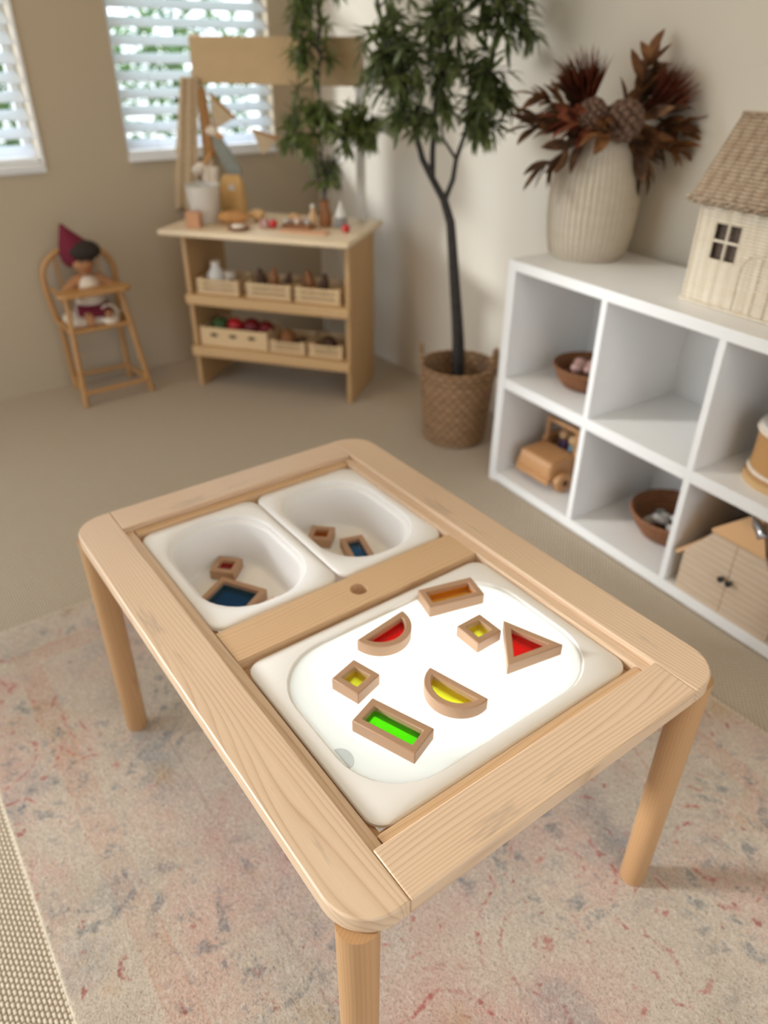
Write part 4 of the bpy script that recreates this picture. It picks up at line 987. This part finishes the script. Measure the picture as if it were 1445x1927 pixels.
tree_build('leafy_branches', 'leafy green branches standing in the small vase on the stand', 'branches', (vb[0], vb[1], zk+.03),
    [([(0,0,0), (0,0,.08), (-.01,-.0,.2), (.0,-.01,.34), (.0,.0,.5), (-.01,.0,.7)], .004, .0018), ([(0,0,0.02), (.004,0,.08), (.03,.03,.18), (.07,.09,.27), (.10,.14,.31)], .0035, .0018),
     ([(0,0,.02), (-.004,0,.08), (-.03,-.03,.20), (-.06,-.08,.30), (-.03,-.05,.5), (-.02,-.04,.7)], .0035, .0018)],
    [((0,0,.30), (.13,.13,.10), 3.2), ((.06,.09,.27), (.10,.12,.05), 1.8), ((-.02,-.02,.52), (.075,.075,.14), 2.2), ((-.02,-.03,.72), (.13,.13,.12), 2.4), ((.0,.0,.14), (.05,.05,.05), .7), ((-.085,-.10,.27), (.03,.03,.06), .35)],
    M_leaf2, M_bark, 140, 9, L_=(.045,.068), W_=.0125, leaves=(7, 11))
# cloths, bunting and hanging things on the stand
t = thing('linen_drape', 'beige linen drape hanging down the left post of the stand', 'cloth', K(-.05, .30, .60), KA)
def drape(u, v):
    z_ = .45*v; half = .062-.022*v**.8; cxx = -.085+.075*v
    return (cxx+(u-.5)*2*half, -.016+.010*math.sin(u*16+v*1.5)-.016*(1-v), z_+.004)
obj('cloth_folds', MB().grid(drape, 40, 20), M_cloth, t, smooth=True, solid=.002, auto=80)
obj('cord_loop', MB().tube([(-.01, .0, .45), (.0, -.012, .47), (.011, .0, .478)], .002, 6), M_cloth, t)
t = thing('brown_apron', 'narrow golden brown cloth hanging beside the left post', 'cloth', K(-.012, .285, .80), KA)
obj('cloth_folds', MB().grid(lambda u, v: ((u-.5)*(.05-.02*v)+.012*(1-v), -.012+.005*math.sin(u*9), .22*v), 16, 12), M_cloth_b, t, smooth=True, solid=.002, auto=80)
obj('cord_loop', MB().tube([(0, -.012, .22), (0, -.004, .24)], .0015, 6), M_cloth, t)
def flag(u0, z0_, u1, z1_, u2, z2_, label):
    t = thing('bunting_flag', label, 'bunting', K((u0+u1)/2, .287, (z0_+z1_)/2), KA, 'felt bunting flags')
    cu, cz = (u0+u1)/2, (z0_+z1_)/2
    P = [(u0-cu, z0_-cz), (u1-cu, z1_-cz), (u2-cu, z2_-cz)]
    obj('felt_triangle', MB().loft([[(x, -.002, z_) for x, z_ in P], [(x, .002, z_) for x, z_ in P]]), M_cloth, t)
    obj('edge_binding', MB().box(0, math.hypot(u1-u0, z1_-z0_), -.0035, .0035, -.007, .003, Matrix.Translation((P[0][0], 0, P[0][1])) @ Matrix.Rotation(-math.atan2(z1_-z0_, u1-u0), 4, 'Y')), M_cloth_b, t)
flag(.016, 1.005, .107, .93, .010, .885, 'tan felt bunting flag nearest the left post, in front of the blind')
flag(.168, .895, .268, .870, .205, .81, 'tan felt bunting flag in the middle of the string')
flag(.320, .872, .410, .862, .365, .79, 'tan felt bunting flag half hidden behind the green branches')
tag(obj('bunting_string', MB().tube([K(-.02,.288,1.02), K(.016,.288,1.006), K(.107,.288,.932), K(.168,.288,.897), K(.268,.288,.873), K(.36,.288,.866), K(.46,.288,.90), K(.565,.288,.99)], .0012, 5), M_cloth), 'thin string carrying the bunting between the posts', 'string')
t = thing('oven_mitt', 'sage grey oven mitt hanging slanted at the left of the stand', 'oven mitt', K(.0, .275, .88), 0, rot=(0, 0, KA))
Pm = [(.012,.012),(.045,.0),(.085,-.06),(.125,-.125),(.118,-.150),(.075,-.150),(.045,-.10),(.02,-.05)]
obj('mitt_fabric', MB().loft([[(x, -.012, z_) for x, z_ in Pm], [(x, .0, z_) for x, z_ in Pm]]), M_mitt, t, bevel=.005, seg=3)
obj('cream_cuff', MB().sphere((.018,-.006,.006), .02, 14, 8, (1.3,.8,.9)), M_cream, t, smooth=True)
obj('orange_tab', MB().box(.028,.058,-.014,.002,.004,.022, Matrix.Rotation(.5, 4, 'Y')), M_bread, t, bevel=.003)
t = thing('hand_brush', 'small cream brush with wooden knob hanging by the drape', 'brush', K(-.045, .262, .76), KA)
obj('bristles', MB().sphere((0,-.005,.0), .026, 14, 8, (1.3,.8,.75), Matrix.Rotation(-.5, 4, 'Y')), M_cream, t, smooth=True)
obj('handle', MB().tube([(.02,-.005,.012),(.045,-.005,.04),(.055,-.005,.055)], [.006,.009,.008], 10), M_bread, t, smooth=True)
t = thing('beige_scarf', 'pale beige strip of cloth hanging behind the white pail', 'cloth', K(.0, .262, .62), KA)
obj('cloth_folds', MB().grid(lambda u, v: ((u-.5)*.065-.01*(1-v), .006*math.sin(u*14)-.008, .15*v), 20, 8), M_cream, t, smooth=True, solid=.002, auto=80)

# ------------------------------------------------------------ rattan doll high chair
HC = thing('doll_high_chair', 'small rattan doll high chair against the back wall', 'doll chair', (-2.12, .262, 0))
def J(x, y, z_): return (x+2.12, y-.262, z_)
F1, F2, B1, B2 = (-1.995, .134), (-2.005, .392), (-2.205, .160), (-2.195, .372)
tF1, tF2, tB1, tB2 = (-2.058, .160), (-2.058, .352), (-2.205, .155), (-2.200, .372)
for (f, t_) in ((F1, tF1), (F2, tF2)):
    obj('leg', MB().tube([J(f[0], f[1], 0), J((f[0]+t_[0])/2, (f[1]+t_[1])/2, .2), J(t_[0], t_[1], .395)], [.0105, .0105, .0095], 10), M_rattan, HC, smooth=True)
for (f, t_) in ((B1, tB1), (B2, tB2)):
    obj('leg', MB().tube([J(f[0], f[1], 0), J(t_[0], t_[1], .27)], [.0105, .0095], 10), M_rattan, HC, smooth=True)
arch = [J(-2.20, .145, .27), J(-2.205, .132, .38)]+[J(-2.208, .262-.130*math.cos(PI*k/14), .43+.098*math.sin(PI*k/14)) for k in range(15)]+[J(-2.205, .392, .38), J(-2.2, .375, .27)]
obj('backrest', MB().tube(arch, .0105, 10), M_rattan, HC, smooth=True)
obj('back_spindles', MB().tube([J(-2.204, .20, .27), J(-2.206, .185, .50)], .004, 8).tube([J(-2.204, .325, .27), J(-2.206, .34, .50)], .004, 8).tube([J(-2.204,.262,.27), J(-2.206,.262,.527)], .004, 8), M_rattan, HC, smooth=True)
zr_ = .050
ring_ = [J(F1[0]-.003, F1[1]+.004, zr_), J(F2[0]-.003, F2[1]-.004, zr_), J(B2[0], B2[1], zr_), J(B1[0], B1[1], zr_)]
for k in range(4):
    obj('stretcher', MB().tube([ring_[k], ring_[(k+1) % 4]], .0088, 8), M_rattan, HC, smooth=True)
sz_ = .270
sr = [J(-2.038, .148, sz_), J(-2.038, .368, sz_), J(-2.198, .374, sz_), J(-2.203, .150, sz_)]
for k in range(4): obj('seat_rail', MB().tube([sr[k], sr[(k+1) % 4]], .0085, 8), M_rattan, HC, smooth=True)
obj('seat', MB().box(.0-.078, .078, -.105, .105, sz_-.003, sz_+.004), M_rattan, HC, bevel=.002)
m = MB().prism([(x, y) for x, y, _ in rrect(.075, .262, .034, 0, n=6)], 0, .016, Matrix.Translation(J(-2.052, .258, .392)))
obj('tray', m, M_rattan, HC, bevel=.003)
for y in (.150, .366): obj('armrest', MB().tube([J(-2.205, y, .39), J(-2.13, y, .395), J(-2.08, y, .392)], .0065, 8), M_rattan, HC, smooth=True)
# cream cushion and little basket on the seat
tag(obj('seat_cushion', MB().loft([rrect(.12,.175,.03,z_) if 0 else rrect(.135*s_,.19*s_,.035*s_,z_) for z_, s_ in ((0,.88),(.008,1),(.020,1),(.030,.88))]), M_cream, None, smooth=True, loc=(-2.125, .252, sz_+.0045), auto=80), 'cream cushion on the doll high chair seat', 'cushion')
t = thing('small_cream_basket', 'small cream basket with an arched handle under the tray', 'basket', (-2.062, .300, sz_+.007))
obj('basket_body', MB().lathe([(.026,0),(.032,.004),(.036,.026),(.033,.026),(.028,.006)], 24, cap1=False), M_cream, t, smooth=True)
obj('handle', MB().tube([(0, .034*math.cos(PI*k/14), .024+.040*math.sin(PI*k/14)) for k in range(15)], .004, 8), M_cream, t, smooth=True)
# doll
DL = thing('rag_doll', 'doll with maroon pointed hood sitting in the rattan high chair', 'doll', (-2.135, .262, .304))
me = bpy.data.meshes.new('body')
vs = [(0,0,.018),(0,0,.06),(0,0,.105),(.004,0,.138),(.010,0,.150),(.014,-.002,.182),(.014,-.002,.205),
      (.006,-.040,.118),(.018,-.080,.092),(.052,-.098,.070),(.068,-.104,.066),
      (.006,.040,.118),(.018,.078,.095),(.050,.092,.078),(.066,.094,.076),
      (.035,-.030,.014),(.075,-.034,.006),(.086,-.034,-.030),(.035,.030,.014),(.075,.034,.006),(.086,.034,-.030)]
ed = [(0,1),(1,2),(2,3),(3,4),(4,5),(5,6),(2,7),(7,8),(8,9),(9,10),(2,11),(11,12),(12,13),(13,14),(0,15),(15,16),(16,17),(0,18),(18,19),(19,20)]
rad = [.034,.034,.034,.018,.022,.050,.036,.022,.020,.018,.017,.022,.020,.018,.017,.022,.018,.014,.022,.018,.014]
me.from_pydata(vs, ed, []); o = bpy.data.objects.new('body', me); C.objects.link(o); o.parent = DL; me.materials.append(M_skin)
md = o.modifiers.new('skin', 'SKIN'); md.use_smooth_shade = True
for k, sv in enumerate(me.skin_vertices[0].data): sv.radius = (rad[k], rad[k])
me.skin_vertices[0].data[0].use_root = True
md = o.modifiers.new('sub', 'SUBSURF'); md.levels = 2; md.render_levels = 2
obj('nose', MB().sphere((.066,-.002,.184), .006, 10, 6), M_skin, DL, smooth=True)
for s in (-1, 1): obj('eye', MB().sphere((.060,-.002+s*.019,.196), .0048, 10, 6), M_black, DL, smooth=True)
obj('mouth', MB().tube([(.062,-.010,.168),(.064,-.002,.166),(.062,.006,.168)], .0014, 6), M_redtoy, DL)
obj('hair', MB().sphere((.018,.008,.224), .056, 24, 14, (.98,1.04,.62), None), M_hair, DL, smooth=True)
# hood: sheared cone leaning back and to the viewer's left
def hoodl(z_, r_, dx, dy): return [(dx+r_*math.cos(2*PI*k/24), dy+r_*1.05*math.sin(2*PI*k/24), z_) for k in range(24)]
Lh = [hoodl(.168,.030,-.022,-.020), hoodl(.185,.046,-.014,-.016), hoodl(.215,.056,-.008,-.012), hoodl(.245,.050,-.008,-.014), hoodl(.268,.034,-.010,-.024), hoodl(.292,.018,-.012,-.036), hoodl(.315,.004,-.014,-.044)]
obj('hood', MB().loft(Lh), M_maroon, DL, smooth=True, auto=80)
obj('dress', MB().lathe([(.060,.020),(.052,.045),(.044,.085),(.040,.118),(.022,.136)], 28, Matrix.Translation((.004,0,0))), M_cream, DL, smooth=True)
obj('skirt', MB().loft([[(.035+.050*math.cos(2*PI*k/24), .062*math.sin(2*PI*k/24), z_) for k in range(24)] if z_ < .03 else [(.012+.055*math.cos(2*PI*k/24), .056*math.sin(2*PI*k/24), z_) for k in range(24)] for z_ in (.002, .02, .04)]), M_maroon, DL, smooth=True)
